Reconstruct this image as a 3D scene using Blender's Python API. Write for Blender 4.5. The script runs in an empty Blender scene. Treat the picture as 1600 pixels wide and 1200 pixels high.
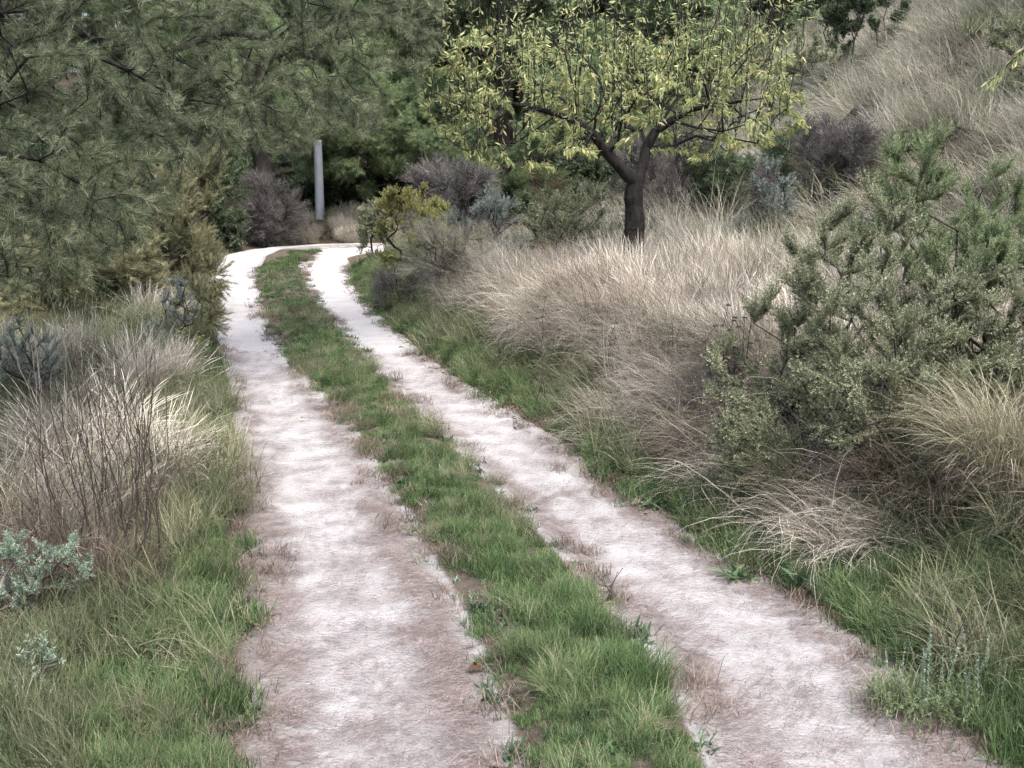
import bpy, math
import numpy as np
from mathutils import Vector

# ------------------------------------------------------------------ camera, sky, sun, exposure
SC = bpy.context.scene
FPX, CAMH, HORIZ = 1800.0, 2.0, 220.0          # focal length in photo pixels, eye height, horizon row
PITCH = math.atan((600 - HORIZ) / FPX)
cam_data = bpy.data.cameras.new('camera')
cam_data.sensor_width = 36.0
cam_data.lens = 36.0 * FPX / 1600.0
cam_data.clip_start, cam_data.clip_end = 0.05, 600.0
cam = bpy.data.objects.new('camera', cam_data)
cam.location = (0, 0, CAMH)
cam.rotation_euler = (math.pi / 2 - PITCH, 0, 0)
SC.collection.objects.link(cam)
SC.camera = cam

SUN_EL, SUN_AZ = math.radians(62), math.radians(150)     # azimuth clockwise from +Y
world = bpy.data.worlds.new('World'); SC.world = world; world.use_nodes = True
wn = world.node_tree; bg = wn.nodes['Background']
sky = wn.nodes.new('ShaderNodeTexSky'); sky.sky_type = 'NISHITA'; sky.sun_disc = False
sky.sun_elevation = SUN_EL; sky.sun_rotation = SUN_AZ; sky.dust_density = 4.0; sky.air_density = 1.0
hs = wn.nodes.new('ShaderNodeHueSaturation'); hs.inputs['Saturation'].default_value = 0.95
wn.links.new(sky.outputs[0], hs.inputs['Color']); wn.links.new(hs.outputs[0], bg.inputs[0])
bg.inputs[1].default_value = 0.13
sun_data = bpy.data.lights.new('sun', 'SUN'); sun_data.energy = 1.4; sun_data.angle = math.radians(24)
sun_data.color = (1.0, 0.985, 0.965)
sun = bpy.data.objects.new('sun', sun_data); SC.collection.objects.link(sun)
sd = Vector((math.sin(SUN_AZ) * math.cos(SUN_EL), math.cos(SUN_AZ) * math.cos(SUN_EL), math.sin(SUN_EL)))
sun.rotation_euler = sd.to_track_quat('Z', 'Y').to_euler()
SC.view_settings.view_transform = 'Standard'; SC.view_settings.look = 'None'
SC.view_settings.exposure = 1.85; SC.view_settings.gamma = 1.0
SC.render.engine = 'CYCLES'
SC.cycles.max_bounces = 4; SC.cycles.diffuse_bounces = 3; SC.cycles.transmission_bounces = 3; SC.cycles.glossy_bounces = 2
SC.cycles.use_denoising = True; SC.cycles.denoising_input_passes = 'RGB_ALBEDO_NORMAL'; SC.cycles.denoising_prefilter = 'NONE'
SC.cycles.use_adaptive_sampling = True; SC.cycles.adaptive_threshold = 0.03; SC.cycles.adaptive_min_samples = 24

# ------------------------------------------------------------------ helpers
rng = np.random.default_rng(11)
TAU = 2 * math.pi
cp, sp_ = math.cos(PITCH), math.sin(PITCH)

def ray(px, py):
    u = (np.asarray(px, float) - 800) / FPX; v = (np.asarray(py, float) - 600) / FPX
    return u, cp - v * sp_, -sp_ - v * cp

def P(px, py, Y):                                   # point of the place seen at a photo pixel, at depth Y
    x, y, z = ray(px, py)
    return np.stack(np.broadcast_arrays(x / y * Y, np.asarray(Y, float) + 0 * x, CAMH + z / y * Y), -1)

def G(px, py):                                      # the same on the level of the track
    x, y, z = ray(px, py); t = -CAMH / z
    return np.stack([x * t, y * t], -1)

def sstep(a, b, x):
    t = np.clip((x - a) / (b - a), 0, 1); return t * t * (3 - 2 * t)

_lat = np.random.default_rng(3).random((8, 256, 256))
def vn(x, y, k=0):                                  # value noise, 0..1
    x = np.asarray(x, float) + 91.7; y = np.asarray(y, float) + 77.3
    xi = np.floor(x).astype(int); yi = np.floor(y).astype(int); fx = x - xi; fy = y - yi
    fx = fx * fx * (3 - 2 * fx); fy = fy * fy * (3 - 2 * fy); L = _lat[k % 8]
    a = L[xi % 256, yi % 256]; b = L[(xi + 1) % 256, yi % 256]; c = L[xi % 256, (yi + 1) % 256]; d = L[(xi + 1) % 256, (yi + 1) % 256]
    return (a * (1 - fx) + b * fx) * (1 - fy) + (c * (1 - fx) + d * fx) * fy
def fbm(x, y, k=0, o=3):
    s = 0; a = .5; n = 0
    for i in range(o):
        s = s + a * vn(x * 2 ** i, y * 2 ** i, k + i); n += a; a *= .5
    return s / n

def make_mesh(name, V, F, mats=(), attrs=None, smooth=False, mi=None):
    V = np.ascontiguousarray(V, np.float32); F = np.ascontiguousarray(F, np.int32)
    me = bpy.data.meshes.new(name); n, k = F.shape
    me.vertices.add(len(V)); me.vertices.foreach_set('co', V.ravel())
    me.loops.add(n * k); me.loops.foreach_set('vertex_index', F.ravel())
    me.polygons.add(n); me.polygons.foreach_set('loop_start', np.arange(0, n * k, k, dtype=np.int32))
    if smooth: me.polygons.foreach_set('use_smooth', np.ones(n, bool))
    if mi is not None: me.polygons.foreach_set('material_index', np.asarray(mi, np.int32))
    for m in mats: me.materials.append(m)
    for a, v in (attrs or {}).items():
        me.attributes.new(a, 'FLOAT', 'POINT').data.foreach_set('value', np.ascontiguousarray(v, np.float32))
    me.update(calc_edges=True); me.validate()
    return me

def link(name, me, parent=None, kind=None, label=None, cat=None, group=None, loc=None):
    o = bpy.data.objects.new(name, me); SC.collection.objects.link(o)
    if parent is not None: o.parent = parent
    if loc is not None: o.location = loc
    for k, v in (('kind', kind), ('label', label), ('category', cat), ('group', group)):
        if v: o[k] = v
    return o

def thing(name, label, cat, loc, group=None):
    return link(name, None, None, None, label, cat, group, loc)

# ------------------------------------------------------------------ materials
def nt_new(name):
    m = bpy.data.materials.new(name); m.use_nodes = True; t = m.node_tree; t.nodes.clear()
    out = t.nodes.new('ShaderNodeOutputMaterial'); return m, t, out
def ramp(t, stops):
    r = t.nodes.new('ShaderNodeValToRGB'); e = r.color_ramp.elements
    while len(e) < len(stops): e.new(0.5)
    for el, (p, c) in zip(e, stops): el.position = p; el.color = (*c, 1)
    return r
def leaf_mat(name, stops, trans=0.25, gloss=0.0, vary=0.35):
    m, t, out = nt_new(name); N = t.nodes.new; Lk = t.links.new
    at = N('ShaderNodeAttribute'); at.attribute_name = 'tint'
    r = ramp(t, stops)
    oi = N('ShaderNodeObjectInfo')
    ad = N('ShaderNodeMath'); ad.operation = 'MULTIPLY_ADD'; ad.inputs[1].default_value = 0.30; ad.inputs[2].default_value = -0.15
    Lk(oi.outputs['Random'], ad.inputs[0])
    sm = N('ShaderNodeMath'); sm.operation = 'ADD'; Lk(at.outputs['Fac'], sm.inputs[0]); Lk(ad.outputs[0], sm.inputs[1])
    Lk(sm.outputs[0], r.inputs[0])
    mr = N('ShaderNodeMapRange'); mr.inputs[3].default_value = 1 - vary; mr.inputs[4].default_value = 1 + vary
    fr = N('ShaderNodeMath'); fr.operation = 'FRACT'; ml = N('ShaderNodeMath'); ml.operation = 'MULTIPLY'; ml.inputs[1].default_value = 17.31
    Lk(oi.outputs['Random'], ml.inputs[0]); Lk(ml.outputs[0], fr.inputs[0]); Lk(fr.outputs[0], mr.inputs[0])
    mx = N('ShaderNodeMix'); mx.data_type = 'RGBA'; mx.blend_type = 'MULTIPLY'; mx.inputs[0].default_value = 1.0
    Lk(r.outputs[0], mx.inputs[6]); Lk(mr.outputs[0], mx.inputs[7])
    if gloss:
        d = N('ShaderNodeBsdfPrincipled'); d.inputs['Roughness'].default_value = 0.45; d.inputs['Specular IOR Level'].default_value = gloss
        Lk(mx.outputs[2], d.inputs['Base Color'])
    else:
        d = N('ShaderNodeBsdfDiffuse'); Lk(mx.outputs[2], d.inputs['Color'])
    tr = N('ShaderNodeBsdfTranslucent'); Lk(mx.outputs[2], tr.inputs['Color'])
    ms = N('ShaderNodeMixShader'); ms.inputs[0].default_value = trans
    Lk(d.outputs[0], ms.inputs[1]); Lk(tr.outputs[0], ms.inputs[2]); Lk(ms.outputs[0], out.inputs[0])
    return m
def noise_mat(name, c1, c2, scale=8, rough=.9, bump=.3, detail=6, stretch=(1, 1, 1), spec=.2):
    m, t, out = nt_new(name); N = t.nodes.new; Lk = t.links.new
    tc = N('ShaderNodeTexCoord'); mp = N('ShaderNodeMapping'); mp.inputs['Scale'].default_value = stretch; Lk(tc.outputs['Object'], mp.inputs[0])
    n = N('ShaderNodeTexNoise'); n.inputs['Scale'].default_value = scale; n.inputs['Detail'].default_value = detail; Lk(mp.outputs[0], n.inputs[0])
    r = ramp(t, [(.3, c1), (.7, c2)]); Lk(n.outputs[0], r.inputs[0])
    b = N('ShaderNodeBump'); b.inputs['Strength'].default_value = bump; b.inputs['Distance'].default_value = .02; Lk(n.outputs[0], b.inputs['Height'])
    p = N('ShaderNodeBsdfPrincipled'); p.inputs['Roughness'].default_value = rough; p.inputs['Specular IOR Level'].default_value = spec
    Lk(r.outputs[0], p.inputs['Base Color']); Lk(b.outputs[0], p.inputs['Normal']); Lk(p.outputs[0], out.inputs[0])
    return m

M = {}
M['green'] = leaf_mat('green_grass', [(0, (.045, .075, .033)), (.5, (.095, .15, .062)), (.8, (.165, .205, .095)), (1, (.33, .29, .20))], .28)
M['olive'] = leaf_mat('olive_grass', [(0, (.075, .10, .05)), (.45, (.15, .165, .09)), (.75, (.27, .245, .165)), (1, (.42, .375, .29))], .3)
M['straw'] = leaf_mat('dry_straw', [(0, (.13, .11, .085)), (.3, (.35, .31, .25)), (.65, (.55, .50, .42)), (1, (.70, .65, .56))], .25)
M['hill'] = leaf_mat('hill_grass', [(0, (.12, .135, .085)), (.4, (.28, .27, .20)), (.8, (.45, .42, .345)), (1, (.57, .53, .455))], .3)
M['deadgrass'] = leaf_mat('dead_grass', [(0, (.05, .038, .03)), (.5, (.14, .108, .086)), (1, (.31, .25, .205))], .2)
M['pine'] = leaf_mat('pine_needles', [(0, (.05, .07, .038)), (.45, (.125, .15, .085)), (.75, (.24, .26, .165)), (1, (.42, .41, .30))], .25)
M['pine_far'] = leaf_mat('distant_pine_needles', [(0, (.09, .135, .07)), (.5, (.23, .30, .155)), (1, (.38, .44, .25))], .4, vary=.4)
M['darkleaf'] = leaf_mat('dark_evergreen', [(0, (.035, .052, .033)), (.5, (.08, .108, .062)), (1, (.16, .185, .11))], .2, vary=.5)
M['almond'] = leaf_mat('almond_leaf', [(0, (.18, .225, .10)), (.4, (.34, .375, .165)), (.7, (.52, .51, .23)), (.92, (.62, .53, .25)), (1, (.36, .25, .14))], .48, gloss=.3, vary=.4)
M['shrub'] = leaf_mat('shrub_leaf', [(0, (.09, .105, .062)), (.5, (.215, .228, .137)), (1, (.42, .42, .29))], .28, vary=.4)
M['shrub2'] = leaf_mat('bright_shrub_leaf', [(0, (.08, .11, .055)), (.5, (.185, .225, .117)), (1, (.35, .385, .23))], .28)
M['yellow'] = leaf_mat('yellow_bush_leaf', [(0, (.13, .15, .065)), (.5, (.29, .295, .125)), (1, (.47, .43, .17))], .35)
M['ygreen'] = leaf_mat('yellow_green_leaf', [(0, (.12, .125, .065)), (.5, (.275, .27, .155)), (1, (.46, .43, .27))], .3)
M['blue'] = leaf_mat('blue_grey_leaf', [(0, (.11, .135, .115)), (.5, (.22, .25, .22)), (1, (.36, .39, .355))], .2)
M['silver'] = leaf_mat('silver_leaf', [(0, (.10, .145, .095)), (.5, (.19, .245, .17)), (1, (.36, .41, .33))], .2)
M['mauve'] = leaf_mat('dry_twig', [(0, (.06, .055, .05)), (.5, (.125, .115, .107)), (1, (.23, .21, .20))], .1)
M['weed'] = leaf_mat('broad_weed_leaf', [(0, (.025, .05, .02)), (.5, (.05, .095, .038)), (1, (.12, .17, .08))], .25, gloss=.4)
M['needle_brown'] = leaf_mat('fallen_needles', [(0, (.12, .09, .08)), (.5, (.21, .165, .15)), (1, (.30, .25, .23))], .1)
M['litter'] = leaf_mat('fallen_leaf', [(0, (.07, .045, .03)), (.6, (.17, .11, .07)), (1, (.36, .29, .12))], .2)
M['thistle'] = leaf_mat('thistle_leaf', [(0, (.04, .075, .045)), (.5, (.07, .115, .07)), (1, (.13, .18, .12))], .2)
M['bark'] = noise_mat('dark_bark', (.008, .007, .0065), (.03, .026, .024), 26, bump=1.0, stretch=(1, 1, .3))
M['pinebark'] = noise_mat('pine_bark', (.03, .024, .021), (.085, .067, .057), 9, bump=1.0, stretch=(1, 1, .3))
M['twig'] = noise_mat('twig_bark', (.03, .022, .02), (.085, .065, .055), 20)
M['greytwig'] = noise_mat('grey_twig_bark', (.10, .085, .075), (.22, .19, .165), 20)
M['stalk'] = noise_mat('pale_dead_stalk', (.28, .25, .20), (.45, .41, .34), 20)
M['post'] = noise_mat('galvanised_post', (.36, .38, .43), (.46, .48, .53), 3, rough=.5, bump=.05, spec=.5, stretch=(1, 1, .2))
M['stone'] = noise_mat('limestone', (.26, .24, .23), (.42, .40, .385), 12, bump=.6)

def ground_mat():
    m, t, out = nt_new('soil'); N = t.nodes.new; Lk = t.links.new
    tc = N('ShaderNodeTexCoord')
    n = N('ShaderNodeTexNoise'); n.inputs['Scale'].default_value = 1.3; n.inputs['Detail'].default_value = 8; Lk(tc.outputs['Object'], n.inputs[0])
    n2 = N('ShaderNodeTexNoise'); n2.inputs['Scale'].default_value = 28; n2.inputs['Detail'].default_value = 6; Lk(tc.outputs['Object'], n2.inputs[0])
    r = ramp(t, [(.3, (.03, .026, .019)), (.52, (.06, .05, .036)), (.75, (.11, .09, .07))]); Lk(n.outputs[0], r.inputs[0])
    r2 = ramp(t, [(.3, (.55, .55, .55)), (.7, (1.25, 1.2, 1.15))]); Lk(n2.outputs[0], r2.inputs[0])
    mx = N('ShaderNodeMix'); mx.data_type = 'RGBA'; mx.blend_type = 'MULTIPLY'; mx.inputs[0].default_value = 1
    Lk(r.outputs[0], mx.inputs[6]); Lk(r2.outputs[0], mx.inputs[7])
    b = N('ShaderNodeBump'); b.inputs['Strength'].default_value = .6; b.inputs['Distance'].default_value = .03; Lk(n2.outputs[0], b.inputs['Height'])
    p = N('ShaderNodeBsdfDiffuse'); Lk(mx.outputs[2], p.inputs[0]); Lk(b.outputs[0], p.inputs['Normal']); Lk(p.outputs[0], out.inputs[0])
    return m
def track_mat():
    m, t, out = nt_new('limestone_track'); N = t.nodes.new; Lk = t.links.new
    tc = N('ShaderNodeTexCoord')
    mp = N('ShaderNodeMapping'); mp.inputs['Scale'].default_value = (1, 2.2, 1); Lk(tc.outputs['Object'], mp.inputs[0])
    def noise(s, d, ro=.6, src=mp):
        n = N('ShaderNodeTexNoise'); n.inputs['Scale'].default_value = s; n.inputs['Detail'].default_value = d; n.inputs['Roughness'].default_value = ro
        Lk(src.outputs[0] if src is mp else tc.outputs['Object'], n.inputs[0]); return n
    big, mid, fine = noise(2.2, 5), noise(11, 8, .7), noise(70, 6, .7)
    at = N('ShaderNodeAttribute'); at.attribute_name = 'litter'
    so = N('ShaderNodeAttribute'); so.attribute_name = 'soil'
    base = ramp(t, [(.3, (.365, .35, .341)), (.55, (.43, .414, .405)), (.8, (.48, .464, .454))]); Lk(big.outputs[0], base.inputs[0])
    lit = ramp(t, [(.3, (.115, .097, .086)), (.5, (.20, .176, .16)), (.7, (.29, .265, .246))]); Lk(fine.outputs[0], lit.inputs[0])
    # litter mask = attribute + noise
    a1 = N('ShaderNodeMath'); a1.operation = 'MULTIPLY_ADD'; a1.inputs[1].default_value = .85; a1.inputs[2].default_value = -.44; Lk(mid.outputs[0], a1.inputs[0])
    a2 = N('ShaderNodeMath'); a2.operation = 'ADD'; Lk(a1.outputs[0], a2.inputs[0]); Lk(at.outputs['Fac'], a2.inputs[1])
    a3 = N('ShaderNodeMath'); a3.operation = 'MULTIPLY_ADD'; a3.inputs[1].default_value = 1.8; a3.inputs[2].default_value = -.90; Lk(fine.outputs[0], a3.inputs[0])
    a4 = N('ShaderNodeMath'); a4.operation = 'ADD'; Lk(a2.outputs[0], a4.inputs[0]); Lk(a3.outputs[0], a4.inputs[1])
    mk = N('ShaderNodeMapRange'); mk.inputs[1].default_value = .20; mk.inputs[2].default_value = .85; Lk(a4.outputs[0], mk.inputs[0])
    mx = N('ShaderNodeMix'); mx.data_type = 'RGBA'; Lk(mk.outputs[0], mx.inputs[0]); Lk(base.outputs[0], mx.inputs[6]); Lk(lit.outputs[0], mx.inputs[7])
    soil = ramp(t, [(.3, (.06, .05, .038)), (.7, (.16, .13, .105))]); Lk(mid.outputs[0], soil.inputs[0])
    s1 = N('ShaderNodeMath'); s1.operation = 'ADD'; Lk(so.outputs['Fac'], s1.inputs[0]); Lk(a1.outputs[0], s1.inputs[1])
    s2 = N('ShaderNodeMapRange'); s2.inputs[1].default_value = .35; s2.inputs[2].default_value = .65; Lk(s1.outputs[0], s2.inputs[0])
    mx2 = N('ShaderNodeMix'); mx2.data_type = 'RGBA'; Lk(s2.outputs[0], mx2.inputs[0]); Lk(mx.outputs[2], mx2.inputs[6]); Lk(soil.outputs[0], mx2.inputs[7])
    b = N('ShaderNodeBump'); b.inputs['Strength'].default_value = .9; b.inputs['Distance'].default_value = .015; Lk(fine.outputs[0], b.inputs['Height'])
    b2 = N('ShaderNodeBump'); b2.inputs['Strength'].default_value = .35; b2.inputs['Distance'].default_value = .03; Lk(mid.outputs[0], b2.inputs['Height']); Lk(b.outputs[0], b2.inputs['Normal'])
    p = N('ShaderNodeBsdfDiffuse'); Lk(mx2.outputs[2], p.inputs[0]); Lk(b2.outputs[0], p.inputs['Normal']); Lk(p.outputs[0], out.inputs[0])
    return m
M['soil'] = ground_mat(); M['track'] = track_mat()

# ------------------------------------------------------------------ the track and the lie of the land
EDGE = np.array([  # photo row stations: left rut outer edge, strip left, strip right, right rut outer edge (pixel pairs)
    [385, 1420, 960, 1420, 1330, 1420, 1890, 1420], [385, 1200, 800, 1200, 1120, 1200, 1560, 1200], [386, 1100, 768, 1100, 1075, 1100, 1455, 1100], [388, 1000, 733, 1000, 1010, 1000, 1345, 1000], [385, 900, 682, 900, 914, 900, 1185, 900], [383, 850, 652, 850, 866, 850, 1100, 850], [382, 800, 630, 800, 818, 800, 1025, 800], [379, 750, 594, 750, 768, 750, 952, 750], [373, 700, 566, 700, 714, 700, 890, 700], [365, 650, 538, 650, 655, 650, 812, 650], [357, 600, 480, 600, 610, 600, 728, 600], [346, 550, 440, 550, 568, 550, 658, 550], [334, 500, 412, 500, 516, 500, 600, 500], [326, 450, 402, 450, 485, 450, 552, 450], [331, 420, 403, 420, 472, 420, 548, 420],
    [350, 401, 412, 402, 470, 403, 540, 403],
    [385, 391, 430, 392, 488, 394, 560, 396], [430, 385.5, 470, 388, 520, 390.5, 580, 393.5], [500, 381.5, 530, 385, 560, 388, 612, 391.5],
    [620, 379.5, 640, 382.5, 665, 385.5, 700, 389], [820, 378, 830, 381, 840, 384, 860, 387]], float)
EW = np.stack([G(EDGE[:, 2 * i], EDGE[:, 2 * i + 1]) for i in range(4)], 1)      # station, edge, xy
YS = EW[:15, :, 1].mean(1)
def edge(i, Y): return np.interp(Y, np.r_[-6, YS], np.r_[EW[0, i, 0] + 0.0 * i, EW[:15, i, 0]])
def H(x, y):
    x = np.asarray(x, float); y = np.asarray(y, float)
    s = x - edge(3, y); l = edge(0, y) - x
    hb = .10 * sstep(.0, .35, s) + .38 * sstep(.3, 1.15, s) + .14 * sstep(1.8, 4.2, s) + .66 * np.maximum(0, s - 4.3) * sstep(4.0, 5.5, s)
    hb = np.where(hb > 6, 6 + (hb - 6) * .3, hb)
    mask = 1 - sstep(17.5, 20.0, y) * (1 - sstep(.5, 5, x))
    z = hb * mask
    z = z + sstep(0, .5, l) * .05 - .30 * sstep(1.2, 5, l)
    z = z + .07 * (fbm(x * .9, y * .9, 1) - .5) * sstep(0.0, .8, np.maximum(s, l)) * 2
    z = z + .25 * sstep(23.3, 26, y) * (1 - sstep(6, 10, np.abs(x + 3))) + .10 * np.maximum(0, y - 30)
    return z
gx = np.r_[np.linspace(-60, -7, 50)[:-1], np.arange(-7, 8, .11), np.linspace(8, 60, 50)[1:]]
gy = np.r_[np.linspace(-8, 2.4, 30)[:-1], np.arange(2.4, 13, .11), np.arange(13.1, 30, .25), np.linspace(30.5, 120, 60)]
XX, YY = np.meshgrid(gx, gy); ZZ = H(XX, YY)
inroad = ((XX > edge(0, YY) - .05) & (XX < edge(3, YY) + .05) & (YY < 23.2)) | ((YY > 18) & (YY < 23.2) & (XX > -5.2) & (XX < 3))
ZZ = ZZ - .06 * inroad
nI, nJ = XX.shape; idx = np.arange(nI * nJ).reshape(nI, nJ)
def quads(idx): return np.stack([idx[:-1, :-1], idx[:-1, 1:], idx[1:, 1:], idx[1:, :-1]], -1).reshape(-1, 4)
link('ground', make_mesh('ground', np.stack([XX, YY, ZZ], -1).reshape(-1, 3), quads(idx), [M['soil']], smooth=True), kind='structure',
     label='earth banks and slope on both sides of the track')

# track sheet: stations resampled along the way, columns across the four edges
dist = np.r_[0, np.cumsum(np.linalg.norm(np.diff(EW.mean(1), axis=0), axis=1))]
tt = np.r_[np.arange(0, 9, .045), np.arange(9, dist[-1], .09)]
EI = np.stack([[np.interp(tt, dist, EW[:, i, k]) for k in (0, 1)] for i in range(4)])    # 4,2,T
cols = np.r_[np.linspace(-.25, 1, 20)[:-1], np.linspace(1, 2, 16)[:-1], np.linspace(2, 3.25, 20)]
def across(c):
    i = np.clip(np.floor(c).astype(int), 0, 2); f = c - i
    return EI[i, :, :] * (1 - f)[:, None, None] + EI[i + 1, :, :] * f[:, None, None]
A = across(cols); TX, TY = A[:, 0, :].T, A[:, 1, :].T                                    # T, C
C = np.broadcast_to(cols, TX.shape)
d_edge = np.minimum(np.abs(C), np.minimum(np.abs(C - 1), np.minimum(np.abs(C - 2), np.abs(C - 3))))
rut = ((C > 0) & (C < 1)) | ((C > 2) & (C < 3))
TZ = .006 + np.where((C > 1) & (C < 2), .045 * sstep(0, .3, np.minimum(C - 1, 2 - C)), 0) - np.where(rut, .018 * sstep(.02, .3, d_edge), 0)
TZ = TZ + .022 * (fbm(TX * 2.5, TY * 2.5, 2) - .5) + .010 * (fbm(TX * 9, TY * 9, 4) - .5)
out = np.maximum(-C, C - 3)
TZ = np.where(out > 0, np.maximum(TZ * 0 + H(TX, TY) - .02 - .1 * out, TZ - .25 * out), TZ)
near = 1 - sstep(6.0, 10.5, TY)
litter = np.where(rut, .72 * (1 - sstep(.0, .36, d_edge)) * (.35 + .65 * near) + near * (.50 * fbm(TX * 1.7 + 5, TY * 1.1, 5, 2) - .17), .55)
litter = litter + np.where((C < 1) & rut, .10 * near, 0) - .05
soil = np.where(rut, 0, sstep(0, .12, d_edge) * .95) + np.where(out > 0, .4, 0)
soil = soil * (1 - .45 * sstep(dist[-6] + .3, dist[-5] + .2, tt))[:, None]; litter = litter * (1 - .6 * sstep(dist[-6] + .3, dist[-5] + .2, tt))[:, None]
nT, nC = TX.shape; idx = np.arange(nT * nC).reshape(nT, nC)
link('dirt_track', make_mesh('dirt_track', np.stack([TX, TY, TZ], -1).reshape(-1, 3), quads(idx), [M['track']],
     {'litter': litter.ravel(), 'soil': soil.ravel()}, smooth=True), kind='structure', label='pale limestone cart track with two wheel ruts')
def ztrack(x, y): return .006 + .022 * (fbm(x * 2.5, y * 2.5, 2) - .5) + .010 * (fbm(x * 9, y * 9, 4) - .5)

# ------------------------------------------------------------------ plant pieces
def blades(n, L, w, rad, tilt, bend, k=4, az=None, head=0.0, tint=(.2, .8), powr=1.3, tufts=1, R=0.0):
    """grass blades rooted in tufts: n per tuft, the tufts spread over a disc of radius R; k segments."""
    ti = np.repeat(np.arange(tufts), n); n = n * tufts
    tr_ = R * np.sqrt(rng.random(tufts)); ta = rng.random(tufts) * TAU; tl = rng.uniform(.7, 1.2, tufts); tt_ = rng.normal(0, .12, tufts)
    ln = rng.uniform(*L, n) * tl[ti]; wd = rng.uniform(*w, n)
    r = rad * np.sqrt(rng.random(n)); a0 = rng.random(n) * TAU
    b = np.stack([r * np.cos(a0) + (tr_ * np.cos(ta))[ti], r * np.sin(a0) + (tr_ * np.sin(ta))[ti], np.zeros(n) - .01], -1)
    phi = rng.random(n) * TAU if az is None else rng.normal(0, az, n) + rng.normal(0, .5, tufts)[ti]
    th0 = rng.uniform(*tilt, n); be = rng.uniform(*bend, n)
    side = np.stack([-np.sin(phi), np.cos(phi), rng.normal(0, .3, n)], -1)
    V = np.zeros((n, 2 * k + 1, 3)); pos = b.copy()
    for i in range(k + 1):
        t = i / k; th = th0 + be * t ** powr
        wt = wd * (1 - .75 * t ** 2)
        if head and i == k - 1: wt = wd * head
        if i < k:
            V[:, 2 * i] = pos - side * wt[:, None] / 2; V[:, 2 * i + 1] = pos + side * wt[:, None] / 2
        else: V[:, 2 * k] = pos
        st = ln / k
        pos = pos + np.stack([np.sin(th) * np.cos(phi), np.sin(th) * np.sin(phi), np.cos(th)], -1) * st[:, None]
    f = []
    for i in range(k - 1): f += [[2 * i, 2 * i + 1, 2 * i + 3], [2 * i, 2 * i + 3, 2 * i + 2]]
    f.append([2 * k - 2, 2 * k - 1, 2 * k])
    F = (np.array(f)[None] + (np.arange(n) * (2 * k + 1))[:, None, None]).reshape(-1, 3)
    tn = np.repeat(np.clip(rng.uniform(*tint, n) + tt_[ti], 0, 1), 2 * k + 1)
    return V.reshape(-1, 3), F, tn

def leaf_shape(l, w, fold=.25, curl=.2):     # a folded leaf along +X with 6 triangles
    V = np.array([[0, 0, 0], [.35, .5, fold * .5], [.35, 0, 0], [.35, -.5, fold * .5], [.7, .38, fold * .38 - curl * .3], [.7, 0, -curl * .35], [.7, -.38, fold * .38 - curl * .3], [1, 0, -curl]])
    F = np.array([[0, 2, 1], [0, 3, 2], [1, 2, 5], [1, 5, 4], [2, 3, 6], [2, 6, 5], [4, 5, 7], [5, 6, 7]])
    return V * [l, w, w], F
def frames(d, roll):
    d = d / np.linalg.norm(d, axis=1, keepdims=True)
    az = np.arctan2(d[:, 1], d[:, 0]); el = np.arcsin(np.clip(d[:, 2], -1, 1))
    return np.stack([roll, -el, az], -1)
def eul_mats(e):
    cx, sx, cy, sy, cz, sz = np.cos(e[:, 0]), np.sin(e[:, 0]), np.cos(e[:, 1]), np.sin(e[:, 1]), np.cos(e[:, 2]), np.sin(e[:, 2])
    return np.stack([np.stack([cy * cz, sx * sy * cz - cx * sz, cx * sy * cz + sx * sz], -1), np.stack([cy * sz, sx * sy * sz + cx * cz, cx * sy * sz - sx * cz], -1), np.stack([-sy, sx * cy, cx * cy], -1)], 1)
def stamp(V, F, pos, eul, scl):              # many copies of one shape in one mesh
    R = eul_mats(eul); n = len(pos)
    W = np.einsum('nij,vj->nvi', R, V) * np.reshape(scl, (-1, 1, 1)) + pos[:, None]
    return W.reshape(-1, 3), (F[None] + (np.arange(n) * len(V))[:, None, None]).reshape(-1, 3)
def sprig(L, n, ll, lw, ang, stem=.0012, tint=(.1, .9), tipbias=1.0, curl=.25, droop=0.0):
    """a leafy twig along +X"""
    t = np.sort(rng.random(n) ** tipbias) * L
    roll = np.arange(n) * 2.4 + rng.normal(0, .4, n); a = rng.normal(ang, .22, n)
    d = np.stack([np.cos(a), np.sin(a) * np.cos(roll), np.sin(a) * np.sin(roll) - droop], -1)
    LV, LF = leaf_shape(ll, lw, curl=curl)
    pos = np.stack([t, np.zeros(n), np.zeros(n)], -1)
    s = rng.uniform(.6, 1.15, n) * (1 - .35 * (t / L) ** 3)
    V, F = stamp(LV, LF, pos, frames(d, rng.normal(0, .6, n)), s)
    tn = np.repeat(rng.uniform(*tint, n), len(LV))
    SV = np.array([[0, stem, 0], [0, -stem, stem], [0, -stem, -stem], [L, 0, 0]]); SF = np.array([[0, 1, 3], [1, 2, 3], [2, 0, 3]])
    return np.r_[V, SV], np.r_[F, SF + len(V)], np.r_[tn, np.full(4, .05)]
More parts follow.
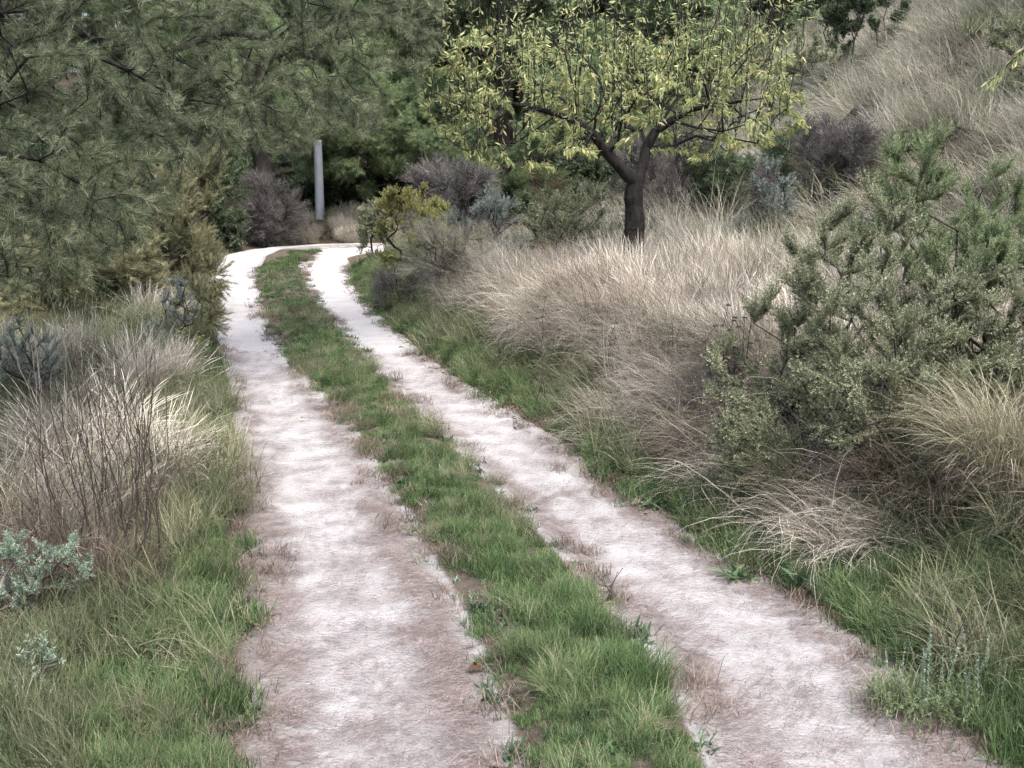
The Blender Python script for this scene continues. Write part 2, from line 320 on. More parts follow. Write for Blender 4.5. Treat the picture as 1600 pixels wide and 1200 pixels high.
def needle_shoot(L, n, nl, nw, ang=.75, start=.15, tint=(.1, .9)):
    """a pine shoot along +X: thin needles as slim triangles round a stem"""
    t = (start + (1 - start) * rng.random(n)) * L; roll = rng.random(n) * TAU; a = np.clip(rng.normal(ang, .25, n), .1, 1.5)
    d = np.stack([np.cos(a), np.sin(a) * np.cos(roll), np.sin(a) * np.sin(roll)], -1)
    p = np.stack([t, 0 * t, 0 * t], -1); ln = rng.uniform(.7, 1.1, n) * nl
    tip = p + d * ln[:, None] + np.array([0, 0, -.12]) * ln[:, None] * rng.random(n)[:, None]
    sv = np.cross(d, rng.normal(size=(n, 3))); sv /= np.linalg.norm(sv, axis=1, keepdims=True)
    V = np.stack([p - sv * nw / 2, p + sv * nw / 2, tip], 1).reshape(-1, 3); F = np.arange(3 * n).reshape(-1, 3)
    tn = np.repeat(rng.uniform(*tint, n), 3); s = .0022
    SV = np.array([[0, s, 0], [0, -s, s], [0, -s, -s], [L, 0, 0]]); SF = np.array([[0, 1, 3], [1, 2, 3], [2, 0, 3]])
    return np.r_[V, SV], np.r_[F, SF + len(V)], np.r_[tn, np.zeros(4)]

SRC = {}
def source(key, mat, builder, n):            # prototypes for the scattered masses; never linked to the scene
    col = bpy.data.collections.new('pieces_' + key)
    for i in range(n):
        V, F, tn = builder(); o = bpy.data.objects.new('%s_%02d' % (key, i), make_mesh(key, V, F, [M[mat]], {'tint': tn})); col.objects.link(o)
    SRC[key] = (col, n)
_groups = {}
def scatter_group(key):
    if key in _groups: return _groups[key]
    g = bpy.data.node_groups.new('scatter_' + key, 'GeometryNodeTree')
    g.interface.new_socket('Geometry', in_out='INPUT', socket_type='NodeSocketGeometry'); g.interface.new_socket('Geometry', in_out='OUTPUT', socket_type='NodeSocketGeometry')
    N = g.nodes.new; gi, go = N('NodeGroupInput'), N('NodeGroupOutput')
    ci = N('GeometryNodeCollectionInfo'); ci.inputs['Collection'].default_value = SRC[key][0]
    ci.inputs['Separate Children'].default_value = True; ci.inputs['Reset Children'].default_value = True
    ip = N('GeometryNodeInstanceOnPoints'); ip.inputs['Pick Instance'].default_value = True
    def na(nm, ty):
        a = N('GeometryNodeInputNamedAttribute'); a.data_type = ty; a.inputs['Name'].default_value = nm; return a.outputs['Attribute']
    L = g.links.new
    L(gi.outputs[0], ip.inputs['Points']); L(ci.outputs[0], ip.inputs['Instance']); L(na('pick', 'INT'), ip.inputs['Instance Index'])
    er = N('FunctionNodeEulerToRotation'); L(na('turn', 'FLOAT_VECTOR'), er.inputs[0]); L(er.outputs[0], ip.inputs['Rotation'])
    L(na('size', 'FLOAT'), ip.inputs['Scale']); L(ip.outputs[0], go.inputs[0])
    _groups[key] = g; return g
def scatter(name, key, pts, turn, size, parent=None, label=None, cat=None):
    pts = np.asarray(pts, float); n = len(pts)
    me = bpy.data.meshes.new(name); me.vertices.add(n); me.vertices.foreach_set('co', np.ascontiguousarray(pts, np.float32).ravel())
    a = me.attributes.new('pick', 'INT', 'POINT'); a.data.foreach_set('value', rng.integers(0, SRC[key][1], n).astype(np.int32))
    a = me.attributes.new('turn', 'FLOAT_VECTOR', 'POINT'); a.data.foreach_set('vector', np.ascontiguousarray(turn, np.float32).ravel())
    a = me.attributes.new('size', 'FLOAT', 'POINT'); a.data.foreach_set('value', np.ascontiguousarray(np.broadcast_to(size, n), np.float32))
    o = link(name, me, parent, 'stuff', label, cat)
    md = o.modifiers.new('scatter', 'NODES'); md.node_group = scatter_group(key)
    return o

source('lawn', 'green', lambda: blades(34, (.03, .095), (.0022, .0045), .055, (.1, 1.0), (0, .9), 3, tint=(.0, .8), tufts=10, R=.12), 6)
source('lush', 'green', lambda: blades(42, (.08, .24), (.0018, .0036), .05, (.05, .7), (.3, 1.6), 4, tint=(.1, .85), tufts=10, R=.13), 6)
source('olive', 'olive', lambda: blades(34, (.08, .32), (.0016, .0032), .06, (.1, .9), (.2, 1.6), 4, tint=(.0, .85), tufts=12, R=.19), 6)
source('oliveplot', 'olive', lambda: blades(32, (.08, .32), (.0018, .0034), .06, (.1, .9), (.2, 1.6), 4, tint=(.0, .8), tufts=30, R=.32), 6)
source('fargrass', 'olive', lambda: blades(22, (.10, .36), (.003, .007), .08, (.1, .9), (.2, 1.6), 3, tint=(.0, .9), tufts=24, R=.5), 4)
source('straw', 'straw', lambda: blades(46, (.32, .76), (.0013, .0026), .09, (.0, .75), (.1, 1.3), 5, az=1.1, head=2.2, tint=(.0, 1), tufts=16, R=.34), 6)
source('strawhang', 'straw', lambda: blades(46, (.24, .60), (.0013, .0026), .09, (.2, .9), (.6, 1.8), 5, az=.9, tint=(.0, .8), tufts=14, R=.32), 6)
source('hill', 'hill', lambda: blades(44, (.26, .70), (.002, .004), .11, (.1, .8), (.4, 1.8), 4, az=1.0, tint=(.0, .95), tufts=22, R=.55), 6)
source('dead', 'deadgrass', lambda: blades(34, (.25, .65), (.0018, .0032), .07, (.3, .9), (.6, 1.7), 5, az=.8, tint=(.05, .95), tufts=12, R=.25), 6)
source('deadturf', 'deadgrass', lambda: blades(26, (.03, .10), (.0016, .003), .05, (.3, 1.2), (.2, 1.3), 3, tint=(.1, 1), tufts=8, R=.12), 5)
source('weed', 'weed', lambda: blades(16, (.025, .07), (.008, .016), .05, (.5, 1.2), (0, .5), 3, tint=(.1, .9), tufts=3, R=0.08), 5)
source('greyweed', 'silver', lambda: blades(18, (.03, .08), (.004, .009), .04, (.3, 1.2), (0, .6), 3, tint=(.0, .6)), 4)
def flat_needles():
    n = 26; p = rng.normal(0, .05, (n, 2)); a = rng.normal(0, .6, n); l = rng.uniform(.03, .085, n) / 2; w = .0011
    dx, dy = np.cos(a) * l, np.sin(a) * l; nx, ny = -np.sin(a) * w, np.cos(a) * w; z = rng.uniform(.001, .006, n)
    V = np.stack([np.stack([p[:, 0] - dx - nx, p[:, 1] - dy - ny, z], -1), np.stack([p[:, 0] - dx + nx, p[:, 1] - dy + ny, z], -1), np.stack([p[:, 0] + dx, p[:, 1] + dy, z + .004], -1)], 1).reshape(-1, 3)
    return V, np.arange(3 * n).reshape(-1, 3), np.repeat(rng.random(n), 3)
source('fallen', 'needle_brown', flat_needles, 6)
def pebble():
    u = np.linspace(0, TAU, 7)[:-1]; a = rng.uniform(.7, 1.2, 6); b = rng.uniform(.7, 1.1, 6)
    V = np.r_[np.stack([np.cos(u) * a, np.sin(u) * a, 0 * u - .1], -1), np.stack([np.cos(u) * b * .7, np.sin(u) * b * .7, rng.uniform(.35, .6, 6)], -1), [[.05, 0, .62]]]
    F = [];
    for i in range(6):
        j = (i + 1) % 6; F += [[i, j, j + 6], [i, j + 6, i + 6], [i + 6, j + 6, 12]]
    return V * [1, .75, .8], np.array(F), np.zeros(13)
source('pebble', 'stone', pebble, 5)
source('pineshoot', 'pine', lambda: needle_shoot(rng.uniform(.09, .15), 48, .072, .0023), 7)
def far_clump():
    Vs, Fs, Ts, o = [], [], [], 0
    for i in range(9):
        V, F, tn = needle_shoot(.22, 40, .13, .008)
        d = rng.normal(size=(1, 3)) * [1, 1, .6] + [0, 0, .35]
        V, F = stamp(V, F, rng.normal(0, .09, (1, 3)), frames(d, np.zeros(1)), np.ones(1))
        Vs.append(V); Fs.append(F + o); Ts.append(tn); o += len(V)
    return np.concatenate(Vs), np.concatenate(Fs), np.concatenate(Ts)
source('farpine', 'pine_far', far_clump, 5)
source('darkclump', 'darkleaf', far_clump, 4)
source('shrubsprig', 'shrub', lambda: sprig(.15, 30, .024, .0065, .8), 6)
source('brightsprig', 'shrub2', lambda: sprig(.15, 34, .022, .005, .7), 5)
source('yellowsprig', 'yellow', lambda: sprig(.16, 30, .04, .010, .6), 5)
source('ygsprig', 'ygreen', lambda: needle_shoot(.26, 70, .07, .006, .5), 5)
source('greensprig', 'shrub', lambda: sprig(.18, 26, .05, .014, .7), 5)
source('bluesprig', 'blue', lambda: sprig(.16, 30, .03, .008, .7), 5)
source('silversprig', 'silver', lambda: sprig(.10, 18, .034, .0085, .9), 5)
source('mauvesprig', 'mauve', lambda: needle_shoot(.22, 26, .10, .0035, .6), 5)
source('darksprig', 'darkleaf', lambda: sprig(.2, 30, .06, .016, .8), 5)
source('almondleaf', 'almond', lambda: (lambda L: (L[0], L[1], np.full(len(L[0]), rng.random())))(leaf_shape(rng.uniform(.06, .085), rng.uniform(.013, .019), rng.uniform(.1, .5), rng.uniform(.1, 1.6))), 12)

# ------------------------------------------------------------------ trees and shrubs
def grow(roots, targets, alpha=.25, seg=.3, jit=.12, sag=0.0):
    """roots: polylines [(points, parent index or -1)]. Every target joins the cheapest node. Returns nodes, parents, depth-first safe order."""
    cap = 60 + sum(len(r[0]) for r in roots) + len(targets) * 12
    X = np.zeros((cap, 3)); par = np.full(cap, -1); pl = np.zeros(cap); n = 0
    for pts, pa in roots:
        for k, p in enumerate(pts):
            X[n] = p; par[n] = pa if k == 0 else n - 1
            pl[n] = 0 if par[n] < 0 else pl[par[n]] + np.linalg.norm(X[n] - X[par[n]]); n += 1
    R = X[:n].copy(); dr = np.array([np.min(np.linalg.norm(R - t, axis=1)) for t in targets])
    for t in targets[np.argsort(dr)]:
        d = np.linalg.norm(X[:n] - t, axis=1); q = int(np.argmin(d + alpha * pl[:n])); dq = d[q]
        k = max(1, min(10, int(dq / seg))); prev = q; off = rng.normal(0, jit, 3) * dq
        for i in range(1, k + 1):
            f = i / k; p = X[q] * (1 - f) + t * f + off * math.sin(math.pi * f) * (1 if k > 1 else 0); p[2] += sag * dq * math.sin(math.pi * f)
            if k > 1 and i < k: p += rng.normal(0, .03, 3) * dq / k
            X[n] = p; par[n] = prev; pl[n] = pl[prev] + np.linalg.norm(p - X[prev]); prev = n; n += 1
            if n >= cap - 2: return X[:n], par[:n]
    return X[:n], par[:n]
def radii(par, tip, ex=.5, rmax=1e9):
    c = np.ones(len(par)); has = np.zeros(len(par), bool)
    for i in range(len(par) - 1, -1, -1):
        if par[i] >= 0:
            c[par[i]] += c[i] * (1 if True else 0)
    return np.minimum(tip * c ** ex, rmax), c
def tubes(X, par, r, sides=5, jag=0.0):
    e = np.where(par >= 0)[0]; a = X[par[e]]; b = X[e]; ra = np.minimum(r[par[e]], r[e] * 1.6); rb = r[e]
    d = b - a; ln = np.linalg.norm(d, axis=1); ok = ln > 1e-5; e, a, b, ra, rb, d, ln = e[ok], a[ok], b[ok], ra[ok], rb[ok], d[ok], ln[ok]
    d = d / ln[:, None]; b = b + d * (rb * .3)[:, None]
    up = np.where(np.abs(d[:, 2:3]) > .9, [[1, 0, 0]], [[0, 0, 1.]]); u = np.cross(d, up); u /= np.linalg.norm(u, axis=1, keepdims=True); v = np.cross(d, u)
    th = np.arange(sides) * TAU / sides; ring = np.cos(th)[None, :, None] * u[:, None] + np.sin(th)[None, :, None] * v[:, None]
    ja = 1 + jag * rng.normal(size=(len(e), sides, 1)); jb = 1 + jag * rng.normal(size=(len(e), sides, 1))
    V = np.concatenate([a[:, None] + ring * ra[:, None, None] * ja, b[:, None] + ring * rb[:, None, None] * jb], 1)
    i = np.arange(sides); j = (i + 1) % sides
    F = np.stack([i, j, j + sides, i + sides], -1)
    F = (F[None] + (np.arange(len(e)) * 2 * sides)[:, None, None]).reshape(-1, 4)
    return V.reshape(-1, 3), F
def branch_mesh(name, X, par, r, mat, thick=.012):
    big = r >= thick
    V1, F1 = tubes(X, np.where(big, par, -1), r, 8, .06) if big.any() else (np.zeros((0, 3)), np.zeros((0, 4), int))
    V2, F2 = tubes(X, np.where(~big, par, -1), r, 3) if (~big).any() else (np.zeros((0, 3)), np.zeros((0, 4), int))
    return make_mesh(name, np.r_[V1, V2], np.r_[F1, F2 + len(V1)], [mat], smooth=True)
def refine(X, par, r, keep, step=.06, wob=.10):
    X2, p2, r2 = list(X), list(par), list(r)
    for i in np.where(keep & (par >= 0))[0]:
        q = par[i]; d = np.linalg.norm(X[i] - X[q]); k = int(d / step)
        prev = q
        for j in range(1, k):
            f = j / k; rr = r[q] * (1 - f) + r[i] * f; X2.append(X[q] * (1 - f) + X[i] * f + rng.normal(0, wob * rr, 3)); p2.append(prev); r2.append(rr * rng.uniform(.95, 1.07)); prev = len(X2) - 1
        p2[i] = prev
    return np.array(X2), np.array(p2), np.array(r2)
def limb_meshes(X, par, r, trunk, mat, thick):
    lid = np.full(len(par), -1)
    for i in range(len(par)):
        if trunk[i] or par[i] < 0: continue
        lid[i] = i if trunk[par[i]] else lid[par[i]]
    return [branch_mesh('branch', X, np.where(lid == q, par, -1), r, mat, thick) for q in np.unique(lid[lid >= 0])]
def on_twigs(X, par, c, n, cmax, spread=.3, up=.15, outc=None, outw=.4):
    e = np.where((par >= 0) & (c <= cmax))[0]; w = np.linalg.norm(X[e] - X[par[e]], axis=1) * (1 + 1.0 / c[e]); k = rng.choice(e, n, p=w / w.sum())
    f = rng.random(n)[:, None]; p = X[par[k]] * (1 - f) + X[k] * f
    d = X[k] - X[par[k]]; d /= np.linalg.norm(d, axis=1, keepdims=True) + 1e-9
    d = d + rng.normal(0, spread, (n, 3)) + [0, 0, up]
    if outc is not None:
        o = p - outc; o /= np.linalg.norm(o, axis=1, keepdims=True) + 1e-9; d += outw * o
    return p, d
def blob_points(n, w, d, h0, h1, nb=7, shell=.45):
    cs = np.stack([rng.normal(0, .23, nb) * w, rng.normal(0, .23, nb) * d, rng.uniform(h0 + .22 * (h1 - h0), h1 - .2 * (h1 - h0), nb)], -1)
    rs = rng.uniform(.55, 1.0, nb)
    k = rng.integers(0, nb, n); v = rng.normal(size=(n, 3)); v /= np.linalg.norm(v, axis=1, keepdims=True); rr = (shell + (1 - shell) * rng.random(n) ** .6)[:, None]
    p = cs[k] + v * rr * rs[k][:, None] * np.array([w * .30, d * .30, (h1 - h0) * .30])
    p[:, 2] = np.clip(p[:, 2], h0 * .8 + .02, h1 * 1.05)
    return p
def shrub(name, label, cat, px, top, wpx, Y, key, n, size=1.0, nt=120, cb=.12, bark='twig', tip=.0022, dep=.9, up=.2, spread=.5, nb=7, group=None, sink=0.0, cmax=3, stems=7, shell=.45):
    x = float(P(px, 300, Y)[0]); z = float(H(x, Y)) - sink; h = max(.15, float(P(px, top, Y)[2]) - z); w = wpx / FPX * Y * 1.0
    root = thing(name, label, cat, (x, Y, z), group)
    T = blob_points(nt, w, w * dep, cb * h, h * .93, nb, shell)
    ext = np.percentile(np.abs(T[:, :2]), 97, axis=0); T[:, 0] *= .5 * w / ext[0]; T[:, 1] *= .5 * w * dep / ext[1]
    z0, z1 = np.percentile(T[:, 2], (2, 98)); T[:, 2] = cb * h + (T[:, 2] - z0) / (z1 - z0) * (h * .93 - cb * h)
    st = []
    for i in range(stems):
        a = rng.random() * TAU; q = np.array([math.cos(a), math.sin(a), 0]) * w * .05
        st.append(([q - [0, 0, .05], q * 2.2 + [0, 0, h * .14]], -1))
    X, par = grow(st, T, .3, max(.08, h * .12), .12)
    r, c = radii(par, tip, .5, .05)
    link('stem', branch_mesh('stem', X, par, r, M[bark]), root)
    p, d = on_twigs(X, par, c, n, cmax, spread, up, np.array([0, 0, h * .35]), .5)
    scatter('foliage', key, p, frames(d, rng.random(n) * TAU), size * rng.uniform(.7, 1.25, n), root)
    return root

# ---- foreground pine reaching over the track from the left
def pine_overhang():
    base = np.array([-6.4, 8.6, float(H(-6.4, 8.6))])
    root = thing('pine_tree', 'big pine on the left whose needle-covered boughs hang over the track', 'pine tree', base)
    n = 2000
    px = rng.uniform(-420, 690, n * 2); low = np.interp(px, [-420, 0, 110, 190, 250, 310, 420, 500, 570, 610, 650, 690], [520, 455, 440, 400, 330, 255, 240, 222, 210, 180, 130, 60])
    row = rng.uniform(-330, 1, n * 2) ; row = -330 + (low + 330) * rng.random(n * 2) ** .8
    k = rng.permutation(n * 2)[:n]; px, row = px[k], row[k]
    Yc = np.interp(px, [-420, 0, 200, 400, 690], [6.0, 6.6, 8.0, 9.8, 12.2]) + rng.uniform(-1.3, 1.5, n) * np.interp(px, [-400, 500, 690], [1, 1, .6])
    T = P(px, row, Yc) - base
    T = T[T[:, 2] < 6.5 - base[2]]
    tr = [np.array([0, 0, -.2]), np.array([.03, .02, .5]), np.array([.1, .05, 1.2]), np.array([.15, 0, 2.0]), np.array([.3, .1, 2.8]), np.array([.35, .2, 3.6]), np.array([.6, .2, 4.6]), np.array([.7, .3, 5.8]), np.array([.8, .3, 7.0])]
    L1 = [P(a, b, y) - base for a, b, y in ((-160, 60, 7.2), (0, 28, 6.9), (60, 45, 6.9), (130, 80, 7.1), (200, 110, 7.5), (270, 150, 8.0), (350, 165, 8.8))]
    L2 = [P(a, b, y) - base for a, b, y in ((-60, -60, 8.2), (140, 60, 8.6), (240, 92, 9.0), (290, 72, 9.3), (350, 50, 9.8), (430, 62, 10.4), (540, 30, 11.2), (650, 10, 12))]
    L3 = [P(a, b, y) - base for a, b, y in ((-200, 250, 6.6), (-20, 235, 6.4), (60, 250, 6.4), (130, 290, 6.7))]
    X, par = grow([(tr, -1), (L1, 4), (L2, 5), (L3, 3)], T, .22, .22, .12, -.04)
    r, c = radii(par, .0022, .38, .30)
    r[:9] = np.linspace(.27, .15, 9)
    tr_e = np.arange(len(par)) < 9
    V, F = tubes(X, np.where(tr_e, par, -1), r, 14, .05); link('trunk', make_mesh('trunk', V, F, [M['pinebark']], smooth=True), root)
    for m_ in limb_meshes(X, par, r, tr_e, M['bark'], .008): link('branch', m_, root)
    ns = 19000
    p, d = on_twigs(X, par, c, ns, 7, .35, .18)
    scatter('crown', 'pineshoot', p, frames(d, rng.random(ns) * TAU), rng.uniform(.6, 1.15, ns), root)
pine_overhang()

# ---- pines of the wood behind
def far_pine_proto(hh, ww, seed_z, key, n):
    T = blob_points(170, ww, ww, seed_z * hh, hh, 9, .5)
    tr = [np.array([0, 0, -.3])] + [np.array([rng.normal(0, .06), rng.normal(0, .06), hh * f]) for f in (.1, .25, .4, .55, .7, .85, .95)]
    X, par = grow([(tr, -1)], T, .15, .5, .1, -.03)
    r, c = radii(par, .008, .5, .2); r[:8] = np.linspace(.19, .06, 8) * (hh / 7)
    te = np.arange(len(par)) < 8
    V, F = tubes(X, np.where(te, par, -1), r, 9, .05); m1 = make_mesh('trunk', V, F, [M['pinebark']], smooth=True)
    m2 = limb_meshes(X, par, r, te, M['bark'], .03)
    p, d = on_twigs(X, par, c, n, 5, .5, .25, np.array([0, 0, hh * .5]), .4)
    return m1, m2, (p, frames(d, rng.random(n) * TAU), rng.uniform(.8, 1.5, n), key)
PROTO = {'tall': far_pine_proto(9.5, 5.0, .25, 'farpine', 1500), 'low': far_pine_proto(6.5, 5.2, .10, 'farpine', 1500), 'dark': far_pine_proto(8.0, 5.0, .12, 'darkclump', 1400)}
_first = {}
def far_pine(kind, label, px, Y, turn, s=1.0):
    x = float(P(px, 300, Y)[0]); root = thing('pine_tree', label, 'pine tree', (x, Y, float(H(x, Y))), 'pines of the wood behind the bend')
    root.rotation_euler = (0, 0, turn); root.scale = (s, s, s)
    if kind not in _first:
        m1, m2, sc = PROTO[kind]
        _first[kind] = [link('trunk', m1, root)] + [link('branch', q, root) for q in m2] + [scatter('crown', sc[3], sc[0], sc[1], sc[2], root)]
    else:
        for o in _first[kind]:
            c = o.copy(); SC.collection.objects.link(c); c.parent = root
far_pine('tall', 'pine with a bare brown trunk left of the grey post', 412, 24.0, .3, .9)
far_pine('low', 'bushy light green pine right behind the grey post', 545, 31.0, 1.2, .95)
far_pine('low', 'light green pine between the grey post and the almond tree', 655, 27.5, 2.6, .8)
far_pine('tall', 'tall pine rising behind the left side of the almond crown', 790, 26.0, 4.0, 1.0)
far_pine('dark', 'dark pine behind the middle of the almond crown', 930, 24.0, .5, .85)
far_pine('low', 'broad green pine low behind the grey post', 600, 34.0, 2.1, 1.0)
far_pine('tall', 'pine half hidden at the far left behind the boughs', 90, 22.0, 5.1, 1.0)
far_pine('low', 'pine behind the boughs above the pale feathery bush', 250, 25.0, 3.3, 1.0)
far_pine('dark', 'dark pine standing at the left edge behind the bushes', -60, 17.0, 1.9, .8)
far_pine('tall', 'pine on the slope above the right side of the almond', 1130, 27.0, 2.9, .8)
far_pine('low', 'far green pine straight above the bend', 470, 40.0, 4.4, 1.3)
far_pine('low', 'far pine at the back left of the bend', 330, 36.0, .9, 1.4)
far_pine('tall', 'far pine at the back right of the bend', 720, 40.0, 2.2, 1.4)
far_pine('dark', 'far dark pine behind the almond crown', 880, 38.0, 5.6, 1.4)
far_pine('low', 'far pine at the upper edge over the slope', 1040, 38.0, 1.1, 1.3)
far_pine('tall', 'far pine at the back of the left wood', 170, 38.0, 1.5, 1.5)
far_pine('dark', 'far dark pine in the left wood', 20, 34.0, 2.5, 1.4)
far_pine('low', 'broad pine between the almond crown and the grey post', 760, 33.0, 3.0, 1.1)
far_pine('tall', 'far pine closing the gap behind the almond crown', 815, 45.0, 1.0, 1.6)
far_pine('low', 'young light green pine just right of the grey post', 580, 27.5, 4.6, .55)
far_pine('low', 'young pine close behind the yellow bush', 690, 24.0, .7, .5)
far_pine('low', 'pine on the slope behind the top of the almond crown', 1010, 22.5, 3.9, .75)
far_pine('dark', 'dark pine on the slope at the upper right of the almond', 1190, 30.0, .2, .9)
far_pine('low', 'pine at the top edge left of the dark slope bush', 1270, 33.0, 5.2, 1.0)

# ---- almond tree
def almond():
    Y0 = 12.0; x0 = float(P(990, 300, Y0)[0]); base = np.array([x0, Y0, float(H(x0, Y0))])
    root = thing('almond_tree', 'almond tree with yellowing leaves and a dark forked trunk on the right bank', 'almond tree', base)
    Q = lambda a, b, y=0.0: P(a, b, Y0 + y) - base
    trunk = [np.array([0, 0, -.15]), Q(988, 395), Q(992, 345), Q(990, 300), Q(994, 284)]
    Ls = [([Q(975, 268, -.05), Q(950, 240, -.1), Q(928, 212, -.2), Q(905, 192, -.3), Q(875, 180, -.4), Q(835, 168, -.5), Q(790, 160, -.6)], 4),
          ([Q(1003, 262, .05), Q(1010, 232, .1), Q(1024, 205, .1), Q(1050, 188, .05), Q(1075, 172, .0), Q(1110, 165, -.1), Q(1160, 158, -.3)], 4),
          ([Q(895, 165, -.3), Q(870, 150, -.1), Q(820, 120, .1)], 8), ([Q(1060, 150, .3), Q(1090, 120, .6)], 14),
          ([Q(960, 205, .4), Q(950, 160, .8), Q(930, 110, .9)], 6), ([Q(1090, 200, -.4), Q(1130, 205, -.8), Q(1180, 190, -1)], 15)]
    n = 640
    a = rng.random(n) * TAU; px = rng.uniform(655, 1265, n); yy = rng.uniform(-1.7, 1.6, n)
    c = np.abs(px - 960) / 305
    lo = np.interp(px, [655, 700, 760, 850, 930, 1000, 1080, 1160, 1265], [215, 235, 255, 270, 245, 205, 250, 235, 205]); hi = np.interp(px, [655, 720, 900, 1180, 1265], [115, 35, 55, 30, 95])
    row = hi + (lo - hi) * rng.random(n) ** .95; ok = (c ** 2 + (yy / 1.9) ** 2) < 1.02
    T = P(px[ok], row[ok], Y0 + yy[ok]) - base
    X, par = grow([(trunk, -1)] + Ls, T, .25, .22, .12, .03)
    nb_ = len(X)
    # straight upright water shoots
    Xs, ps = [X], [par]; tot = nb_
    for i in range(170):
        q = int(rng.choice(np.where(X[:nb_, 2] > .95)[0])); L = rng.uniform(.5, 1.9); k = 6; prev = q
        dx = rng.normal(0, .13, 3); dx[2] = 1
        for j in range(1, k + 1):
            Xs.append((X[q] + dx * L * j / k + rng.normal(0, .012, 3))[None]); ps.append(np.array([prev])); prev = tot; tot += 1
    X = np.concatenate(Xs); par = np.concatenate(ps)
    shoot0 = nb_
    r, cc = radii(par, .0022, .38, .10)
    r[:5] = [.16, .115, .10, .092, .08]; r[5:12] = [.06, .053, .047, .04, .03, .022, .014]; r[12:19] = [.06, .053, .047, .04, .03, .02, .014]; r[19:32] = np.minimum(r[19:32], .03)
    te = np.arange(len(par)) < 5
    lim = (np.arange(len(par)) >= 5) & (np.arange(len(par)) < 19); Xr, pr, rr_ = refine(X, np.where(te, par, -1), r, te, .07, .03)
    V, F = tubes(Xr, pr, rr_, 14, .035); link('trunk', make_mesh('trunk', V, F, [M['bark']], smooth=True), root)
    for q0, q1 in ((5, 12), (12, 19)):
        Xr, pr, rr_ = refine(X, np.where((np.arange(len(par)) >= q0) & (np.arange(len(par)) < q1), par, -1), r, (np.arange(len(par)) >= q0) & (np.arange(len(par)) < q1), .07, .05)
        V, F = tubes(Xr, pr, rr_, 10, .05); link('branch', make_mesh('branch', V, F, [M['bark']], smooth=True), root)
    tl = te | lim; tw = limb_meshes(X, par, r, tl, M['bark'], .008)
    for m_ in tw: link('branch', m_, root)
    na_, ns_ = 13500, 8500; nl = na_ + ns_
    ia = np.arange(len(par)) < nb_
    p, d = on_twigs(X, np.where(ia, par, -1), cc, na_, 5, .5, -.35); p2, d2 = on_twigs(X, np.where(ia, -1, par), cc, ns_, 9, .5, -.35); p, d = np.r_[p, p2], np.r_[d, d2]
    hz = rng.random(nl); keep = np.ones(nl, bool); topz = P(900, 70, 12)[2] - base[2]
    keep &= ~(rng.random(nl) < .62 * sstep(topz - .35, topz + .4, p[:, 2])); p, d = p[keep], d[keep]; nl = len(p)
    d = d + np.array([0, 0, -1]) * rng.uniform(.2, 1.3, nl)[:, None]
    p = p + rng.normal(0, .012, (nl, 3)); eu = frames(d, rng.random(nl) * TAU); sz = rng.uniform(.65, 1.2, nl)
    o = np.argsort(p[:, 1]); big, rest = o[:300], o[300:]
    srcs = list(SRC['almondleaf'][0].objects)
    for i in big:
        lf = link('leaf', srcs[int(rng.integers(0, len(srcs)))].data, root, loc=tuple(p[i])); lf.rotation_euler = tuple(eu[i]); lf.scale = (sz[i],) * 3
    scatter('foliage', 'almondleaf', p[rest], eu[rest], sz[rest], root)
almond()
def almond_branch():
    gx0, gy0 = 5.0, 8.5; base = np.array([gx0, gy0, float(H(gx0, gy0))]); root = thing('almond_tree', 'young almond showing only a leafy branch tip at the right edge', 'almond tree', base)
    tr = [np.array([0, 0, -.1]), np.array([-.04, 0, .45]), np.array([-.10, -.05, .95]), np.array([-.35, -.2, 1.3])]
    q = tr + [P(a, b, y) - base for a, b, y in ((1740, 10, 8.1), (1680, 30, 8), (1640, 55, 7.9), (1605, 75, 7.8), (1580, 95, 7.75), (1560, 115, 7.7), (1545, 130, 7.7))]
    side = np.stack([rng.uniform(-.3, 1.0, 50), rng.uniform(-.5, .9, 50), rng.uniform(.9, 1.9, 50)], -1)
    X, par = grow([(q, -1)], side, .2, .15, .1); r, c = radii(par, .0022, .4, .03); r[:11] = np.r_[.06, .05, .042, .03, .018, np.linspace(.012, .003, 6)]
    te = np.arange(len(par)) < 4; V, F = tubes(X, np.where(te, par, -1), r, 10, .04); link('trunk', make_mesh('trunk', V, F, [M['bark']], smooth=True), root)
    for m_ in limb_meshes(X, par, r, te, M['bark'], .008): link('branch', m_, root)
    p, d = on_twigs(X, np.where(np.arange(len(par)) < 11, -1, par), c, 500, 5, .5, -.6); scatter('foliage', 'almondleaf', p, frames(d, rng.random(500) * TAU), rng.uniform(.7, 1.1, 500), root)
    srcs = list(SRC['almondleaf'][0].objects)
    for i in range(70):
        f = 4 + rng.random() * 5.99; k = int(f); p = X[k] * (1 - f + k) + X[k + 1] * (f - k) + rng.normal(0, .012, 3)
        d = (X[k + 1] - X[k]) * 3 + rng.normal(0, .35, 3) + [0, 0, -.6]
        lf = link('leaf', srcs[int(rng.integers(0, 12))].data, root, loc=tuple(p)); lf.rotation_euler = tuple(frames(d[None], rng.random(1) * TAU)[0]); lf.scale = (rng.uniform(.8, 1.2),) * 3
almond_branch()

